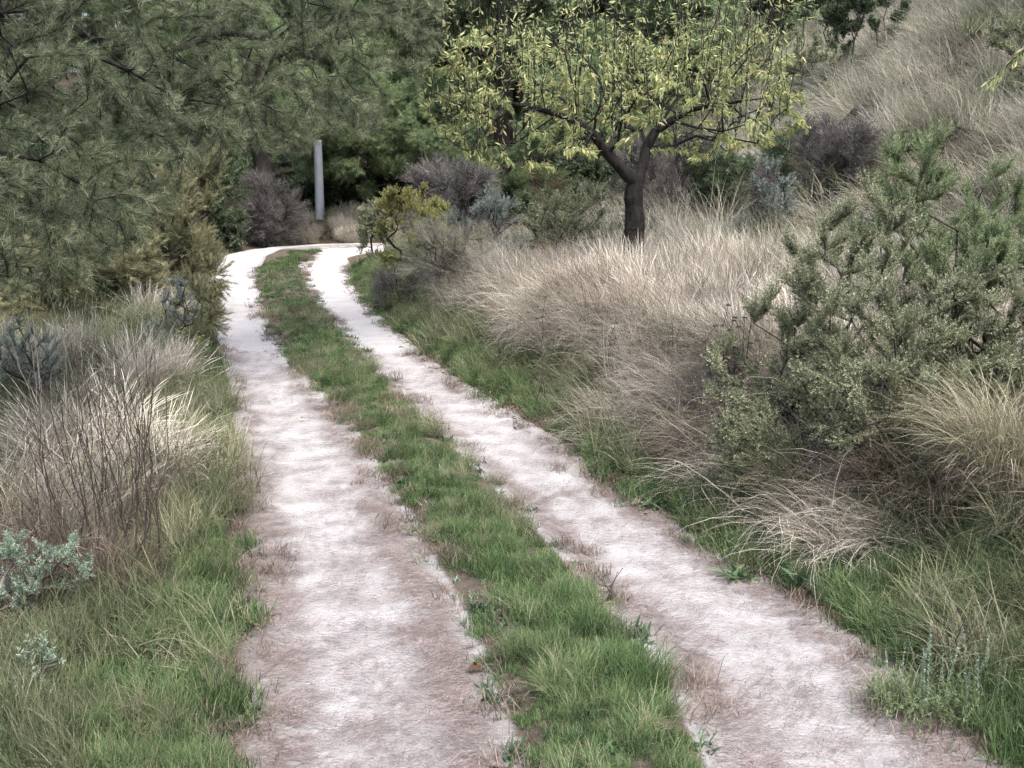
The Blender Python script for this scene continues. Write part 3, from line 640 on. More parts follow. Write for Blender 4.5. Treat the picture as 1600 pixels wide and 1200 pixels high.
# ---- bushes
shrub('feathery_bush', 'pale yellow-green feathery bush left of the track under the pine boughs', 'bush', 283, 238, 130, 13.8, 'ygsprig', 2300, .75, 180, .1, up=.0)
shrub('dark_bush', 'dark evergreen bush beside the brown pine trunk', 'bush', 345, 235, 80, 21.5, 'darksprig', 1300, 1.1, 120, .05)
shrub('dry_bush', 'mauve brown dry bush at the foot of the brown pine trunk', 'bush', 415, 285, 80, 22.5, 'mauvesprig', 900, 1.4, 120, .05)
shrub('dark_bush', 'drooping olive bush in shade at the left edge beneath the pine boughs', 'bush', 90, 375, 280, 12.5, 'ygsprig', 1800, 1.0, 150, .08, dep=.6, up=-.3)
shrub('dark_bush', 'shady bush between the pine boughs and the blue-grey sage', 'bush', 215, 360, 200, 13.8, 'darksprig', 1500, 1.0, 130, .05)
shrub('dark_bush', 'tall dark bush behind the pine boughs at far left', 'bush', 30, 230, 340, 15.5, 'darksprig', 2000, 1.4, 140, .05)
shrub('dark_bush', 'wide dark bush low behind the grey post', 'bush', 555, 288, 230, 29.0, 'darksprig', 2200, 2.2, 160, .03, dep=.5)
shrub('green_bush', 'green leafy bush beside the yellow bush at the bend', 'bush', 582, 325, 62, 18.0, 'greensprig', 900, .8, 90, .05)
shrub('yellow_bush', 'tall yellow-green bush on the inner side of the bend', 'bush', 636, 292, 88, 14.6, 'yellowsprig', 1900, .75, 130, .05, up=.5)
shrub('yellow_bush', 'low yellowing bush spreading right of the taller yellow bush', 'bush', 682, 318, 60, 15.4, 'yellowsprig', 900, .75, 90, .05, up=.5)
shrub('dry_bush', 'low brownish dry bush at the foot of the yellow bush', 'bush', 632, 425, 80, 13.4, 'mauvesprig', 700, .7, 110, .03)
source('wispysprig', 'hill', lambda: needle_shoot(.26, 50, .09, .003, .45), 5)
shrub('olive_bush', 'pale wispy dry bush below the yellow bush', 'bush', 712, 362, 100, 12.6, 'wispysprig', 1100, .7, 120, .05, up=.5)
shrub('blue_grey_bush', 'blue-grey bush left of the almond tree', 'bush', 768, 300, 120, 13.2, 'bluesprig', 1600, .75, 150, .05, up=.3)
shrub('olive_bush', 'dull olive bush between the blue-grey bush and the almond trunk', 'bush', 870, 300, 190, 13.6, 'shrubsprig', 1900, 1.0, 150, .05, up=.35)
shrub('dry_bush', 'mauve leafless bush behind the blue-grey bush', 'bush', 725, 270, 130, 18.0, 'mauvesprig', 1300, 1.3, 150, .05)
shrub('dry_bush', 'mauve brown dry bush right behind the almond trunk', 'bush', 1050, 225, 130, 15.0, 'mauvesprig', 1200, 1.2, 150, .05)
shrub('dark_bush', 'round dark evergreen bush right of the almond trunk', 'bush', 1150, 205, 170, 14.8, 'darkclump', 500, .5, 130, .03)
shrub('dark_bush', 'dark bush behind the almond trunk in the shade', 'bush', 940, 215, 190, 17.5, 'darksprig', 1500, 1.1, 130, .03)
shrub('green_bush', 'grey-green wispy bush in front of the mauve leafless bush', 'bush', 1215, 250, 120, 13.4, 'bluesprig', 700, 1.1, 100, .05, spread=.3)
shrub('dry_bush', 'mauve grey leafless bush between the almond and the big green shrub', 'bush', 1275, 205, 140, 13.8, 'mauvesprig', 1600, 1.0, 180, .05)
shrub('dark_bush', 'dark bush at the top edge on the grassy slope', 'bush', 1325, -60, 140, 18.0, 'darksprig', 1700, .9, 130, .03)
shrub('green_bush', 'grey-green bush under the dark bush on the slope', 'bush', 1265, 65, 130, 17.0, 'greensprig', 1300, .8, 120, .03)
shrub('green_bush', 'dull bush high on the slope behind the almond crown', 'bush', 1180, 10, 150, 20.0, 'shrubsprig', 1600, 1.5, 130, .03)
shrub('green_bush', 'dark green bush at the upper right edge of the slope', 'bush', 1600, 20, 120, 13.0, 'greensprig', 900, .7, 100, .03)
# shrubs on the right bank
shrub('broom_shrub', 'big grey-green shrub covering the right bank', 'shrub', 1410, 345, 440, 5.9, 'shrubsprig', 9500, .72, 520, .0, sink=.2, tip=.0016, nb=12, up=.3, dep=.6, cmax=4)
shrub('broom_shrub', 'lower grey-green shrub spreading left towards the dry grass', 'shrub', 1255, 480, 240, 6.0, 'shrubsprig', 4600, .72, 260, .0, sink=.15, tip=.0016, nb=8, up=.3, dep=.6, cmax=4)
shrub('broom_shrub', 'brighter green shrub crowning the top of the right bank', 'shrub', 1450, 200, 320, 8.2, 'brightsprig', 4800, .9, 260, .2, tip=.0016, nb=8, up=.35, cmax=4)
shrub('broom_shrub', 'upright fresh green shrub cut by the right edge', 'shrub', 1555, 360, 200, 6.0, 'brightsprig', 2800, .85, 160, .15, tip=.0016, nb=6, up=.9, spread=.3, cmax=4)
shrub('broom_shrub', 'dense olive shrub filling the right edge above the drooping tussock', 'shrub', 1580, 430, 260, 6.0, 'shrubsprig', 4600, .75, 260, .0, sink=.2, tip=.0016, nb=8, up=.4, cmax=4)
shrub('broom_shrub', 'low shaded olive shrub hanging under the big shrub', 'shrub', 1440, 560, 330, 5.55, 'shrubsprig', 2600, .7, 260, .0, tip=.0016, nb=9, up=-.1, dep=.5, cmax=4, sink=.15)
shrub('dry_bush', 'pale dry tuft-like bush right of the grey post', 'bush', 545, 332, 55, 25.5, 'wispysprig', 400, 1.0, 60, .03, up=.8)
# left verge
shrub('sage_bush', 'blue-grey sage tuft at the left edge of the track in the distance', 'bush', 252, 435, 80, 10.8, 'bluesprig', 500, .6, 70, .03, up=.9, spread=.3)
shrub('grey_bush', 'hazy grey bush at the left edge in front of the dark bushes', 'bush', 35, 495, 150, 8.4, 'bluesprig', 1800, .38, 220, .05, up=.6)
shrub('olive_bush', 'small yellow-green bush beside the distant sage tuft', 'bush', 300, 445, 60, 11.6, 'ygsprig', 350, .6, 70, .03)
shrub('leafy_shrub', 'grey-green leafy shrub at the lower left edge', 'shrub', -15, 830, 180, 4.5, 'silversprig', 900, .45, 130, .15, up=.5, bark='greytwig')
shrub('leafy_shrub', 'small leafy sprig at the bottom left corner', 'shrub', -15, 1030, 90, 3.9, 'silversprig', 90, .6, 30, .15, up=.5, bark='greytwig')

def bare_twigs():
    Y0 = 5.0; x0 = float(P(140, 300, Y0)[0]); base = np.array([x0, Y0, float(H(x0, Y0))])
    root = thing('bare_shrub', 'leafless dark twiggy shrub in the dry grass on the left', 'shrub', base)
    Q = lambda a, b, y=0.0: P(a, b, Y0 + y) - base
    Xs, ps, rs = [], [], []
    def chain(a, b, r0, r1, k, wob, pa=-1):
        n0 = len(Xs); off = rng.normal(0, wob, 3)
        for q in range(k + 1):
            f = q / k; Xs.append(a * (1 - f) + b * f + off * math.sin(math.pi * f) + rng.normal(0, wob * .22, 3) * (q > 0)); ps.append(pa if q == 0 else len(Xs) - 2); rs.append(r0 + (r1 - r0) * f)
        return n0
    for i in range(40):
        a = np.array([rng.normal(0, .10), rng.normal(0, .10), -.03]); px = rng.uniform(0, 270); top = np.interp(px, [15, 60, 120, 170, 230, 265], [640, 560, 505, 485, 515, 590]) + abs(rng.normal(0, 70))
        b = Q(px, top, rng.uniform(-.4, .4)); a[:2] += .2 * b[:2]; n0 = chain(a, b, rng.uniform(.003, .005), .0012, 9, .04)
        for j in range(int(rng.integers(2, 6))):
            q = n0 + int(rng.integers(3, 9)); d = b - a; d = d / np.linalg.norm(d) + rng.normal(0, .35, 3); chain(Xs[q], Xs[q] + d * rng.uniform(.08, .26), .0018, .001, 4, .012, q)
    link('stem', branch_mesh('stem', np.array(Xs), np.array(ps), np.array(rs), M['twig'], .003), root)
bare_twigs()

# ---- post by the bend and the second one behind the boughs
def post(label, px, row_base, Y, row_top, rad):
    x = float(P(px, 300, Y)[0]); z = float(H(x, Y)); zt = float(P(px, row_top, Y)[2]); h = zt - z
    root = thing('metal_post', label, 'post', (x, Y, z), None)
    n = 24; th = np.arange(n) * TAU / n
    prof = [(-.2, rad * 1.06), (h * .5, rad * 1.0), (h - .04, rad * .94)]
    def lathe(prof):
        V = np.concatenate([np.stack([np.cos(th) * r, np.sin(th) * r, 0 * th + zz], -1) for zz, r in prof]); F = []
        for k in range(len(prof) - 1):
            for i in range(n): j = (i + 1) % n; F.append([k * n + i, k * n + j, k * n + n + j, k * n + n + i])
        return V, np.array(F)
    V, F = lathe(prof); link('shaft', make_mesh('shaft', V, F, [M['post']], smooth=True), root)
    V, F = lathe([(h - .05, rad * .99), (h - .015, rad * .99), (h, rad * .8), (h + .01, .001)]); link('cap', make_mesh('cap', V, F, [M['post']]), root)
post('pale grey metal post standing at the bend of the track', 499, 347, 26.5, 219, .10)
post('pale post glimpsed through the pine boughs on the left', 219, 378, 24.5, 60, .06)

# ------------------------------------------------------------------ grasses
def sample(n, Y0, Y1, xa, xb, bias=1.0):
    y = Y0 + (Y1 - Y0) * rng.random(n) ** bias; a = xa(y); b = xb(y); return a + (b - a) * rng.random(n), y
def mats_eul(R):
    return np.stack([np.arctan2(R[:, 2, 1], R[:, 2, 2]), np.arcsin(np.clip(-R[:, 2, 0], -1, 1)), np.arctan2(R[:, 1, 0], R[:, 0, 0])], -1)
def lay(name, key, x, y, size, lean=0.12, az=None, azs=.6, dz=0.0, label=None, z=None, follow=.7):
    n = len(x); flat = z is not None; z = H(x, y) if z is None else z
    a = rng.random(n) * TAU if az is None else az + rng.normal(0, azs, n)
    t = np.stack([rng.normal(0, lean, n), rng.normal(0, lean, n), a], -1)
    if not flat and follow:
        gx_ = (H(x + .1, y) - H(x - .1, y)) / .2 * follow; gy_ = (H(x, y + .1) - H(x, y - .1)) / .2 * follow
        nz = np.stack([-gx_, -gy_, np.ones(n)], -1); nz /= np.linalg.norm(nz, axis=1, keepdims=True)
        ux = np.stack([np.ones(n), np.zeros(n), gx_], -1); ux /= np.linalg.norm(ux, axis=1, keepdims=True); uy = np.cross(nz, ux)
        t = mats_eul(np.einsum('nij,njk->nik', np.stack([ux, uy, nz], -1), eul_mats(t)))
    return scatter(name, key, np.stack([x, y, z + dz], -1), t, size, None, label)
E0, E1, E2, E3 = (lambda y, i=i: edge(i, y) for i in range(4))
def strip_z(x, y):
    c = (x - edge(1, y)) / (edge(2, y) - edge(1, y)); return ztrack(x, y) + .045 * sstep(0, .3, np.minimum(c, 1 - c))
# middle strip
def cut(x, y, keep): return x[keep], y[keep]
def jag(y, k): return .10 * (fbm(y * 2.3, y * 0 + k, k) - .5) * 2
U = lambda a, b, x: rng.uniform(a, b, len(x))
x, y = sample(940, 2.7, 20.9, lambda v: E1(v) + .06 + jag(v, 1), lambda v: E2(v) - .13 + jag(v, 2), 1.15)
c = (x - E1(y)) / (E2(y) - E1(y)); mid = np.clip(np.minimum(c, 1 - c) * 3, 0, 1); lushy = fbm(x * 1.2, y * .8, 3)
k = ~((y > 10.5) & (rng.random(len(x)) < .3)) & ((fbm(x * 2.2, y * 1.6, 6, 2) > .27) | (rng.random(len(x)) < .3)); sz = (.55 + .35 * mid) * U(.6, 1.15, x) * (.55 + .9 * lushy)
lay('grass_strip', 'lawn', x[k], y[k], sz[k], z=strip_z(x, y)[k], label='short green grass along the middle of the track')
x, y = sample(190, 3.2, 16, lambda v: E1(v) + .16, lambda v: E2(v) - .2, 1.2); k = (fbm(x * 1.5 + 3, y * .9, 5, 2) > .46) | (rng.random(len(x)) < .2); x, y = cut(x, y, k)
lay('tall_grass_strip', 'lush', x, y, U(.35, .75, x) * np.interp(y, [3, 5, 7, 16], [1.0, .95, .75, .6]), z=strip_z(x, y), lean=.2, label='longer green grass clumps in the middle of the track')
x, y = sample(34, 3.5, 5.2, lambda v: E1(v) + .22, lambda v: E2(v) - .18); lay('lush_grass_strip', 'lush', x, y, U(.45, .75, x), z=strip_z(x, y), lean=.2, label='thick lush grass at the near end of the middle strip')
x, y = sample(260, 5.5, 19, E1, E2); k = fbm(x * 1.1 + 9, y * .6, 6, 2) > .42; x, y = cut(x, y, k)
lay('dry_grass_strip', 'olive', x, y, U(.25, .55, x), z=strip_z(x, y), lean=.3, label='olive dry grass in the middle of the track')
x, y = sample(420, 3, 19, lambda v: E1(v) - .02, lambda v: E2(v) + .03, 1.0); lay('strip_weeds', 'weed', x, y, U(.5, 1.1, x), z=strip_z(x, y), label='small leafy weeds in the middle of the track')
x, y = sample(420, 3, 19, lambda v: E1(v) - .06, lambda v: E2(v) + .06, 1.0); k = (y > 11) | (rng.random(len(y)) < .3); x, y = cut(x, y, k)
lay('grey_weeds', 'greyweed', x, y, U(.5, 1.0, x), z=strip_z(x, y), label='grey-green weeds in the middle of the track')
x, y = sample(430, 3, 20, lambda v: E1(v) - .05, lambda v: E2(v) + .05, 1.1); c = np.minimum(x - E1(y), E2(y) - x); k = (c < .12) | (fbm(x * 2, y * 1.4, 1, 2) > .62); x, y = cut(x, y, k)
lay('dead_turf', 'deadturf', x, y, U(.6, 1.2, x), z=strip_z(x, y), lean=.2, label='brown dead turf fringing the grass strip')
x, y = sample(330, 3, 19, lambda v: 0 * v, lambda v: 0 * v + 1, 1.1); q = rng.random(len(x)) < .5; x = np.where(q, E0(y) - .06 + rng.normal(0, .07, len(x)), E3(y) + .05 + rng.normal(0, .08, len(x)))
lay('dead_verge_turf', 'deadturf', x, y, U(.5, 1.2, x), lean=.2, label='brown dead turf along the outer edges of the track')
# left verge
wl = lambda v: E0(v) - .10 + jag(v, 4) * .6
x, y = sample(430, 3, 19, lambda v: E0(v) - .6, wl, 1.3); lay('left_verge_grass', 'lush', x, y, U(.35, .7, x), lean=.25, label='green grass along the left edge of the track')
x, y = sample(380, 3, 20, lambda v: E0(v) - .9, lambda v: wl(v) + .04, 1.3); lay('left_verge_turf', 'lawn', x, y, U(.8, 1.5, x), label='low turf along the left edge of the track')
x, y = sample(340, 3.2, 18, lambda v: E0(v) - 2.8, lambda v: E0(v) - .25, 1.2); lay('left_rough_grass', 'oliveplot', x, y, U(.6, 1.1, x) * np.interp(y, [3, 6], [.75, 1.15]), lean=.3, label='rough olive grass on the left verge')
x, y = sample(70, 5.0, 13, lambda v: E0(v) - 3.0, lambda v: E0(v) - .6); k = fbm(x * .8, y * .6, 2, 2) > .42; x, y = cut(x, y, k)
lay('left_dry_grass', 'straw', x, y, U(.45, .85, x), lean=.35, az=-.5, azs=1.2, label='pale dry grass on the left verge')
x, y = sample(22, 4.2, 6.5, lambda v: E0(v) - 2.0, lambda v: E0(v) - .45); lay('left_dead_grass', 'dead', x, y, U(.5, 1.0, x), lean=.4, azs=2, az=0, label='tangled brown dead grass on the left verge')
# right verge
x, y = sample(760, 3.6, 19, lambda v: E3(v) + .07 + jag(v, 6), lambda v: E3(v) + .85, 1.25); lay('right_verge_grass', 'lush', x, y, U(.35, .85, x), lean=.25, label='green grass along the right edge of the track')
x, y = sample(480, 3.3, 19, lambda v: E3(v) + .04 + jag(v, 7), lambda v: E3(v) + .6, 1.25); lay('right_verge_turf', 'lawn', x, y, U(.7, 1.4, x), label='low turf along the right edge of the track')
x, y = sample(120, 4.0, 17, lambda v: E3(v) + .35, lambda v: E3(v) + 1.5, 1.1); k = (y > 7.2) | (rng.random(len(y)) < .25); x, y = cut(x, y, k); lay('right_rough_grass', 'oliveplot', x, y, U(.7, 1.4, x), lean=.3, az=math.pi, azs=1.2, label='rough olive grass at the foot of the right bank')
# straw on the bank
x, y = sample(170, 7.4, 13.2, lambda v: E3(v) + 1.05, lambda v: E3(v) + 3.7); mound = fbm(x * 1.1 + 2, y * 1.1, 3, 2); k = mound > .30; x, y = cut(x, y, k); mound = mound[k]
lay('dry_grass_bank', 'straw', x, y, U(.6, .9, x) * (.55 + .85 * mound), lean=.15, az=math.pi * 1.05, azs=.5, follow=.5, label='tall pale dry grass on top of the right bank')
x, y = sample(130, 7.0, 14, lambda v: E3(v) + .82, lambda v: E3(v) + 1.5); lay('hanging_dry_grass', 'strawhang', x, y, U(.7, 1.15, x), lean=.15, az=math.pi * 1.12, azs=.5, label='dry grass hanging down the face of the right bank')
x, y = sample(60, 7.5, 13, lambda v: E3(v) + 1.0, lambda v: E3(v) + 1.8); k = fbm(x * 1.2, y * 1.0, 6, 2) > .5; x, y = cut(x, y, k)
lay('dead_grass_hollows', 'dead', x, y, U(.8, 1.2, x), lean=.2, az=math.pi, azs=.6, label='brown dead grass in hollows of the right bank')
x, y = sample(60, 7.2, 13.5, lambda v: E3(v) + .9, lambda v: E3(v) + 3.2); k = fbm(x * .9 + 7, y * .9, 1, 2) > .45; x, y = cut(x, y, k)
lay('bank_green_grass', 'oliveplot', x, y, U(.9, 1.5, x), lean=.2, az=math.pi, azs=.8, label='greyish green grass growing through the straw of the bank')
# hillside
x, y = sample(420, 9, 27, lambda v: E3(v) + 3.4 + .0 * v, lambda v: E3(v) + 14); k = (x < y * .56 + .8); x, y = cut(x, y, k)
lay('hill_grass', 'hill', x, y, U(.8, 1.35, x) * (.7 + .6 * fbm(x * .6, y * .6, 4, 2)), lean=.25, az=math.pi * 1.1, azs=.8, label='long dry grass covering the slope on the right')
x, y = sample(90, 9, 24, lambda v: E3(v) + 3.4 + .0 * v, lambda v: E3(v) + 14); k = (x < y * .56 + .8) & (fbm(x * .5 + 4, y * .5, 2, 2) > .5); x, y = cut(x, y, k)
lay('hill_green_grass', 'fargrass', x, y, U(1.0, 1.8, x), lean=.25, label='greener grass patches on the slope on the right')
x, y = sample(130, 3.6, 11, lambda v: np.maximum(E3(v) + 1.9, .47 * v), lambda v: .5 * v + 4.5); lay('side_slope_grass', 'hill', x, y, U(.7, 1.2, x), lean=.25, az=math.pi * 1.1, azs=.8, label='dry grass on the slope at the right edge')
# under the big shrub
x, y = sample(60, 4.7, 7.2, lambda v: E3(v) + .6, lambda v: E3(v) + 1.8); lay('bank_dead_grass', 'dead', x, y, U(.5, .9, x), lean=.2, az=math.pi * 1.1, azs=.7, dz=.03, label='brown grass hanging under the big shrub on the right bank')
x, y = sample(26, 5.2, 7.6, lambda v: E3(v) + .45, lambda v: E3(v) + 1.5); lay('bank_dry_grass', 'strawhang', x, y, U(.6, 1.1, x), lean=.2, az=math.pi * 1.1, azs=.6, label='pale grass arching out under the big shrub on the right bank')
x, y = sample(34, 4.0, 7.0, lambda v: E3(v) + .35, lambda v: E3(v) + 1.6); lay('bank_olive_grass', 'oliveplot', x, y, U(.7, 1.2, x), lean=.2, az=math.pi * 1.1, azs=.9, label='olive grass at the foot of the bank under the big shrub')
# far floor
x, y = sample(220, 19, 34, lambda v: -12 + 0 * v, lambda v: 6 + 0 * v); k = (y > 23.6) | (x < -6.2); x, y = cut(x, y, k)
lay('wood_floor_grass', 'fargrass', x, y, U(.8, 1.5, x) * np.where(y < 27, .6, 1), lean=.3, label='scrubby grass on the floor of the wood')
x, y = sample(110, 23.0, 25.6, lambda v: -6.5 + 0 * v, lambda v: 0 * v); lay('bend_dry_grass', 'straw', x, y, U(.35, .65, x), label='dry grass tufts round the foot of the post')
x, y = sample(220, 12, 24, lambda v: -14 + 0 * v, lambda v: np.maximum(E0(v) - 1.4, -14)); lay('left_wood_grass', 'fargrass', x, y, U(1.0, 1.8, x), lean=.3, label='grass in the shade of the left wood')

n = 1500; y = rng.uniform(25.5, 62, n); x = rng.uniform(-.62, .62, n) * y; k = (y > 29) | (x > 1.0) | (x < -6.5); x, y = x[k], y[k]; n = len(x)
scatter('undergrowth', 'farpine', np.stack([x, y, H(x, y) + np.abs(rng.normal(0, 1.0, n))], -1), rng.random((n, 3)) * [1, 1, TAU], rng.uniform(1.2, 2.8, n), None, 'mass of green undergrowth at the back of the wood')

# ------------------------------------------------------------------ litter and stones
x, y = sample(9000, 3.0, 11, lambda v: E0(v) - .1, lambda v: E3(v) + .15, 1.6); c = np.where(x < E1(y), (x - E0(y)) / (E1(y) - E0(y)), np.where(x > E2(y), (x - E2(y)) / (E3(y) - E2(y)), .5))
dd = np.minimum(c, 1 - c); inr = (x < E1(y) + .03) | (x > E2(y) - .03); pr = np.where(dd < .25, 1, .33) * inr * (.4 + fbm(x * 1.7 + 5, y * 1.1, 5, 2)); k = rng.random(len(x)) < pr; x, y = cut(x, y, k)
lay('fallen_needles', 'fallen', x, y, rng.uniform(.7, 1.2, len(x)), lean=.02, az=0, azs=.5, z=ztrack(x, y) - .006, label='fallen brown pine needles scattered over the track')
x, y = sample(700, 9, 20, lambda v: E0(v) - .02, lambda v: E3(v) + .25); c = np.minimum(np.abs(x - E0(y)), np.minimum(np.abs(x - E1(y)), np.minimum(np.abs(x - E2(y)), np.abs(x - E3(y))))); k = c < .16; x, y = cut(x, y, k)
lay('gravel', 'pebble', x, y, rng.uniform(.006, .022, len(x)), lean=.2, z=np.maximum(ztrack(x, y), H(x, y)) - .005, label='pale stones along the edges of the far track')

x, y = sample(5200, 3.0, 12, lambda v: E0(v), lambda v: E3(v), 1.6); k = ((x < E1(y)) | (x > E2(y))); x, y = cut(x, y, k)
lay('grit', 'pebble', x, y, rng.uniform(.0015, .006, len(x)) , lean=.3, z=ztrack(x, y) - .016, label='fine grit scattered over the wheel ruts')
def leaf_litter():
    n = 5; LV, LF = leaf_shape(.05, .02, .5, .5); V, F = stamp(LV, LF, np.c_[rng.normal(0, .06, (n, 2)), rng.uniform(.004, .012, n)], np.c_[rng.normal(0, .4, n), rng.normal(0, .2, n), rng.random(n) * TAU], rng.uniform(.6, 1.3, n))
    return V, F, np.repeat(rng.random(n), len(LV))
source('leaflitter', 'litter', leaf_litter, 5)
x, y = sample(260, 6, 20, lambda v: E3(v) - .12, lambda v: E3(v) + .12); lay('leaf_litter', 'leaflitter', x, y, U(.35, .75, x), z=np.maximum(ztrack(x, y), H(x, y)) + .002, label='small brown leaves gathered along the right edge of the track')

# ------------------------------------------------------------------ single small plants
def gp(px, py):
    q = G(px, py); return np.array([q[0], q[1], float(H(q[0], q[1]))])
def rosette(label, px, py, n, ln, wd, mat='weed', up=(.15, .7)):
    b = gp(px, py); b[2] = max(b[2], 0) + .005; root = thing('broadleaf_weed', label, 'weed', b)
    metas = []
    for i in range(3):
        LV, LF = leaf_shape(ln, wd, .25, (.15, .5, .9)[i] * ln / wd * .5); metas.append(make_mesh('leaf', LV, LF, [M[mat]], {'tint': np.full(len(LV), .25 + .3 * i)}, smooth=True))
    for i in range(n):
        lf = link('leaf', metas[int(rng.integers(0, 3))], root, loc=(rng.normal(0, ln * .35), rng.normal(0, ln * .25), 0)); lf.rotation_euler = (rng.normal(0, .35), -rng.uniform(*up), i * 2.4 + rng.normal(0, .3)); lf.scale = (rng.uniform(.5, 1.15),) * 3
rosette('dark green broad-leaved weed hugging the right track edge, farther one', 1012, 792, 46, .10, .022)
rosette('dark green broad-leaved weed hugging the right track edge, nearer one', 1148, 902, 48, .085, .019)
rosette('small broad-leaved weed between the two larger ones', 1088, 850, 18, .065, .017)
rosette('large-leaved thistle rosette under the right bank grass', 1275, 930, 14, .14, .034, 'thistle', (.4, 1.1))
rosette('grey narrow-leaved weed at the lower left edge of the grass strip', 832, 1092, 18, .08, .010, 'silver', (.3, 1.0))
rosette('dark little weed on the left edge of the grass strip', 548, 662, 16, .09, .024)
def wormwood():
    b = gp(1472, 1118); root = thing('wormwood_plant', 'silvery plant with upright flower spikes at the right edge of the track', 'plant', b)
    ms = []
    for i in range(4):
        V, F, tn = sprig(.26, 80, .013, .006, .75, .0018, (.35, .85), .8); ms.append(make_mesh('flower_spike', V, F, [M['silver']], {'tint': tn}))
    for i in range(26):
        o = link('flower_spike', ms[i % 4], root, loc=(rng.uniform(-.17, .19), rng.normal(0, .07), rng.uniform(.02, .07))); o.rotation_euler = (rng.random() * TAU, -math.pi / 2 + rng.normal(0, .2), rng.random() * TAU); o.scale = (rng.uniform(.45, 1.1),) * 3
    n = 260; p = np.c_[rng.normal(0, .12, n), rng.normal(0, .08, n), rng.uniform(0, .05, n)]; d = rng.normal(0, .5, (n, 3)) + [0, 0, .9]
    scatter('foliage', 'brightsprig', p, frames(d, rng.random(n) * TAU), rng.uniform(.5, .9, n), root)
wormwood()
def tussock(label, px, py, Y, n, L, mat, az0, bend=(.9, 2.0), sd=1.1, rad=.10, tint=(.1, .9)):
    x = float(P(px, 300, Y)[0]); b = (x, Y, float(H(x, Y))); root = thing('grass_tussock', label, 'grass', b)
    V, F, tn = blades(n, L, (.0018, .0036), rad, (.05, .7), bend, 6, az=sd, tint=tint); c_, s_ = math.cos(az0), math.sin(az0)
    V = np.stack([V[:, 0] * c_ - V[:, 1] * s_, V[:, 0] * s_ + V[:, 1] * c_, V[:, 2]], -1)
    link('blade', make_mesh('blade', V, F, [M[mat]], {'tint': tn}), root, 'stuff')
tussock('large drooping dry tussock at the right edge below the shrubs', 1600, 0, 5.0, 1300, (.3, .7), 'olive', math.pi * 1.1, sd=1.3, rad=.16, tint=(.1, .8))
tussock('dry tussock arching towards the track under the big shrub', 1290, 0, 5.6, 900, (.25, .55), 'olive', math.pi * 1.12, sd=.9, tint=(.1, .8))
tussock('brown tussock in the dark under the middle of the big shrub', 1430, 0, 5.3, 1000, (.22, .5), 'deadgrass', math.pi * 1.2, sd=.9)
tussock('pale tussock spilling over the bank left of the big shrub', 1180, 0, 7.0, 700, (.4, .75), 'straw', math.pi * 1.1, sd=.7, tint=(.1, .8))
tussock('olive tussock in the lower right corner beside the silvery plant', 1590, 0, 3.95, 600, (.12, .36), 'olive', math.pi, sd=2.0, rad=.14)
tussock('low green tussock in front of the silvery plant', 1470, 0, 3.85, 420, (.08, .24), 'green', math.pi, sd=2.5, rad=.12)
tussock('brown tussock under the twiggy shrub on the left', 120, 0, 4.9, 800, (.2, .42), 'deadgrass', 0, sd=2.5, rad=.2)
tussock('pale straw tussock behind the twiggy shrub on the left', 210, 0, 6.2, 500, (.3, .55), 'straw', -.3, sd=2.0, rad=.22, tint=(0, .8))
tussock('dense dark green tussock at the near end of the grass strip', 1010, 0, 3.95, 900, (.12, .30), 'green', 0, bend=(.3, 1.4), sd=3, rad=.13, tint=(.0, .5))
tussock('dense green tussock behind the dark green one on the grass strip', 900, 0, 4.5, 800, (.10, .24), 'green', 0, bend=(.3, 1.4), sd=3, rad=.15, tint=(.1, .7))
def stalks(name, label, px, row, Y, n, h, mat, heads=0.0, lean=.12, spread=.05, cat='plant'):
    x = float(P(px, 300, Y)[0]); z = float(H(x, Y)); root = thing(name, label, cat, (x, Y, z))
    for i in range(n):
        a = np.array([rng.normal(0, spread), rng.normal(0, spread), -.03]); tipp = a + np.array([rng.normal(0, lean), rng.normal(0, lean), 1]) * rng.uniform(.75, 1.05) * h
        k = 7; X = [a * (1 - q / k) + tipp * q / k + rng.normal(0, .008, 3) * (q > 0) for q in range(k + 1)]; pr = list(range(-1, k)); r = list(np.linspace(.004, .0018, k + 1))
        for q in range(3, k + 1):
            if rng.random() < .7: X.append(X[q] + rng.normal(0, .05, 3) + [0, 0, .06]); pr.append(q); r.append(.0014)
        X = np.array(X); st = link('stem', branch_mesh('stem', X, np.array(pr), np.array(r), M[mat], .002), root)
        if heads:
            for e in [k] + list(range(k + 1, len(X))):
                V, F, tn = pebble(); hd = link('seed_head', make_mesh('seed_head', V * heads, F, [M['bark']], smooth=True), st, loc=tuple(X[e]))
stalks('dead_stalks', 'tall pale dead stalks at the left edge before the dark bushes', 40, 0, 8.0, 4, 1.0, 'stalk')
stalks('dead_stalks', 'tall pale dead stalks beside the hazy grey bush', 108, 0, 8.6, 4, .95, 'stalk')
stalks('knapweed', 'thin stalks with black seed heads in the dry grass of the bank', 905, 0, 8.3, 4, .62, 'twig', .014, .25, .12)
stalks('withered_plant', 'blackened withered plant at the left of the big shrub', 1165, 0, 6.6, 8, .75, 'bark', .018, .12, .05)
stalks('dead_stalks', 'thin dry stalk rising from the right edge of the grass strip', 968, 0, 4.75, 2, .12, 'twig', .004, .10, .02)
stalks('dead_stalks', 'dark dry seed stalk in the lower right corner', 1575, 0, 3.9, 3, .30, 'twig', .009, .15, .03)
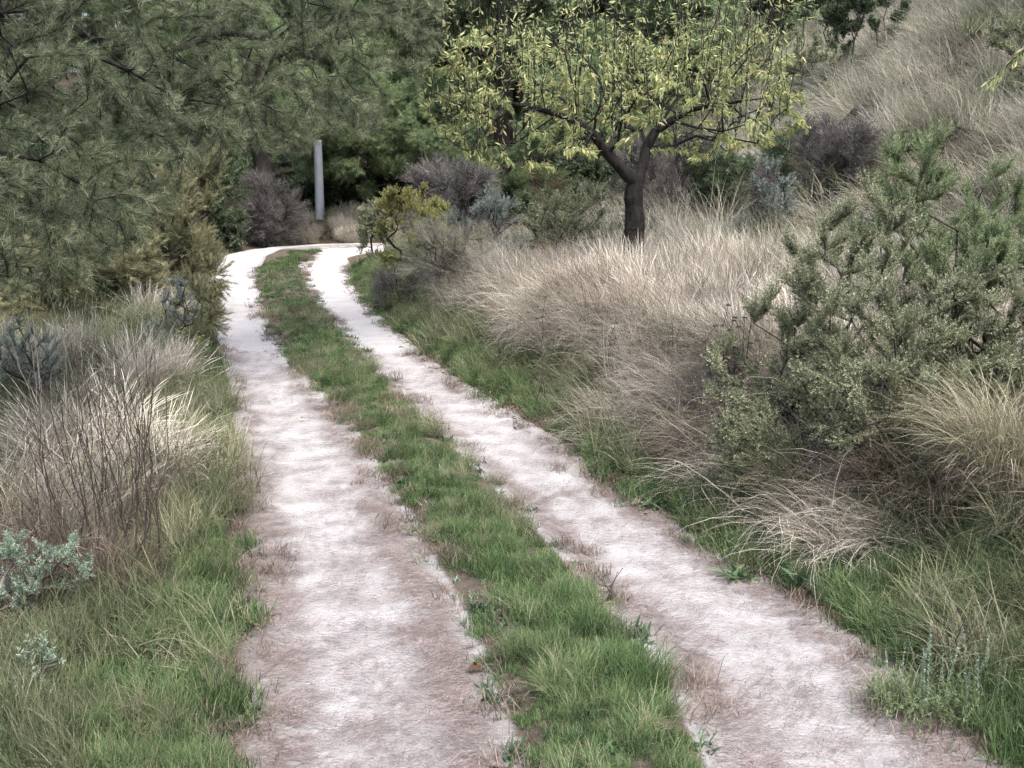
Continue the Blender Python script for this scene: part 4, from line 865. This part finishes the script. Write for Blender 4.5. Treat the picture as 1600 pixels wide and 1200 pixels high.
def flowers():
    b = gp(300, 600); root = thing('yellow_flowers', 'small yellow-flowered weed on the left verge', 'plant', b)
    n = 60; p = np.c_[rng.normal(0, .08, n), rng.normal(0, .06, n), rng.uniform(.02, .3, n)]
    scatter('foliage', 'greensprig', p, frames(rng.normal(0, .4, (n, 3)) + [0, 0, 1], rng.random(n) * TAU), rng.uniform(.4, .7, n), root)
    LV, LF = leaf_shape(.016, .012, .1, .1); V, F = stamp(LV, LF, np.zeros((6, 3)), np.c_[np.zeros(6), np.full(6, -.4), np.arange(6) * TAU / 6], np.ones(6)); m = make_mesh('flower', V, F, [M['petal']], {'tint': np.full(len(V), .6)})
    for i in range(12): link('flower', m, root, loc=(rng.normal(0, .09), rng.normal(0, .06), rng.uniform(.30, .46)))
M['petal'] = leaf_mat('yellow_petal', [(0, (.5, .42, .06)), (1, (.65, .55, .08))], .3)
flowers()
def fallen_leaf(label, px, py, ln, tint, turn):
    q = G(px, py); z = float(ztrack(q[0], q[1])); LV, LF = leaf_shape(ln, ln * .42, .5, .6)
    o = link('fallen_leaf', make_mesh('fallen_leaf', LV, LF, [M['litter']], {'tint': np.full(len(LV), tint)}, smooth=True), None, None, label, 'leaf', None, (q[0], q[1], z + .012)); o.rotation_euler = (.3, -.1, turn)
fallen_leaf('brown curled leaf lying on the left rut by the grass strip', 728, 1056, .075, .25, .3)
fallen_leaf('darker curled leaf touching the grass strip edge beside the brown leaf', 750, 1050, .06, .05, 2.0)
fallen_leaf('single yellow leaf lying in the middle of the left rut', 469, 658, .055, .95, 1.0)
fallen_leaf('yellowish leaf on the far right rut near the verge', 622, 546, .07, .8, .4)
fallen_leaf('orange brown leaf at the near end of the grass strip', 853, 1155, .04, .5, .9)
def stick(label, a, b):
    A_, B_ = gp(*a), gp(*b); A_[2] = float(ztrack(A_[0], A_[1])) + .012; B_[2] = float(ztrack(B_[0], B_[1])) + .03
    X = np.array([A_ * (1 - f) + B_ * f + rng.normal(0, .006, 3) for f in np.linspace(0, 1, 6)]) - A_
    link('stick', branch_mesh('stick', X, np.arange(-1, 5), np.linspace(.0022, .0012, 6), M['needle_brown'], .001), None, None, label, 'stick', None, A_)
stick('thin stick lying at the left edge of the left rut', (415, 892), (448, 862))
stick('dry stem leaning from the left verge over the rut', (385, 1085), (462, 1015))
stick('dark twig at the bottom of the left rut', (430, 1195), (442, 1172))
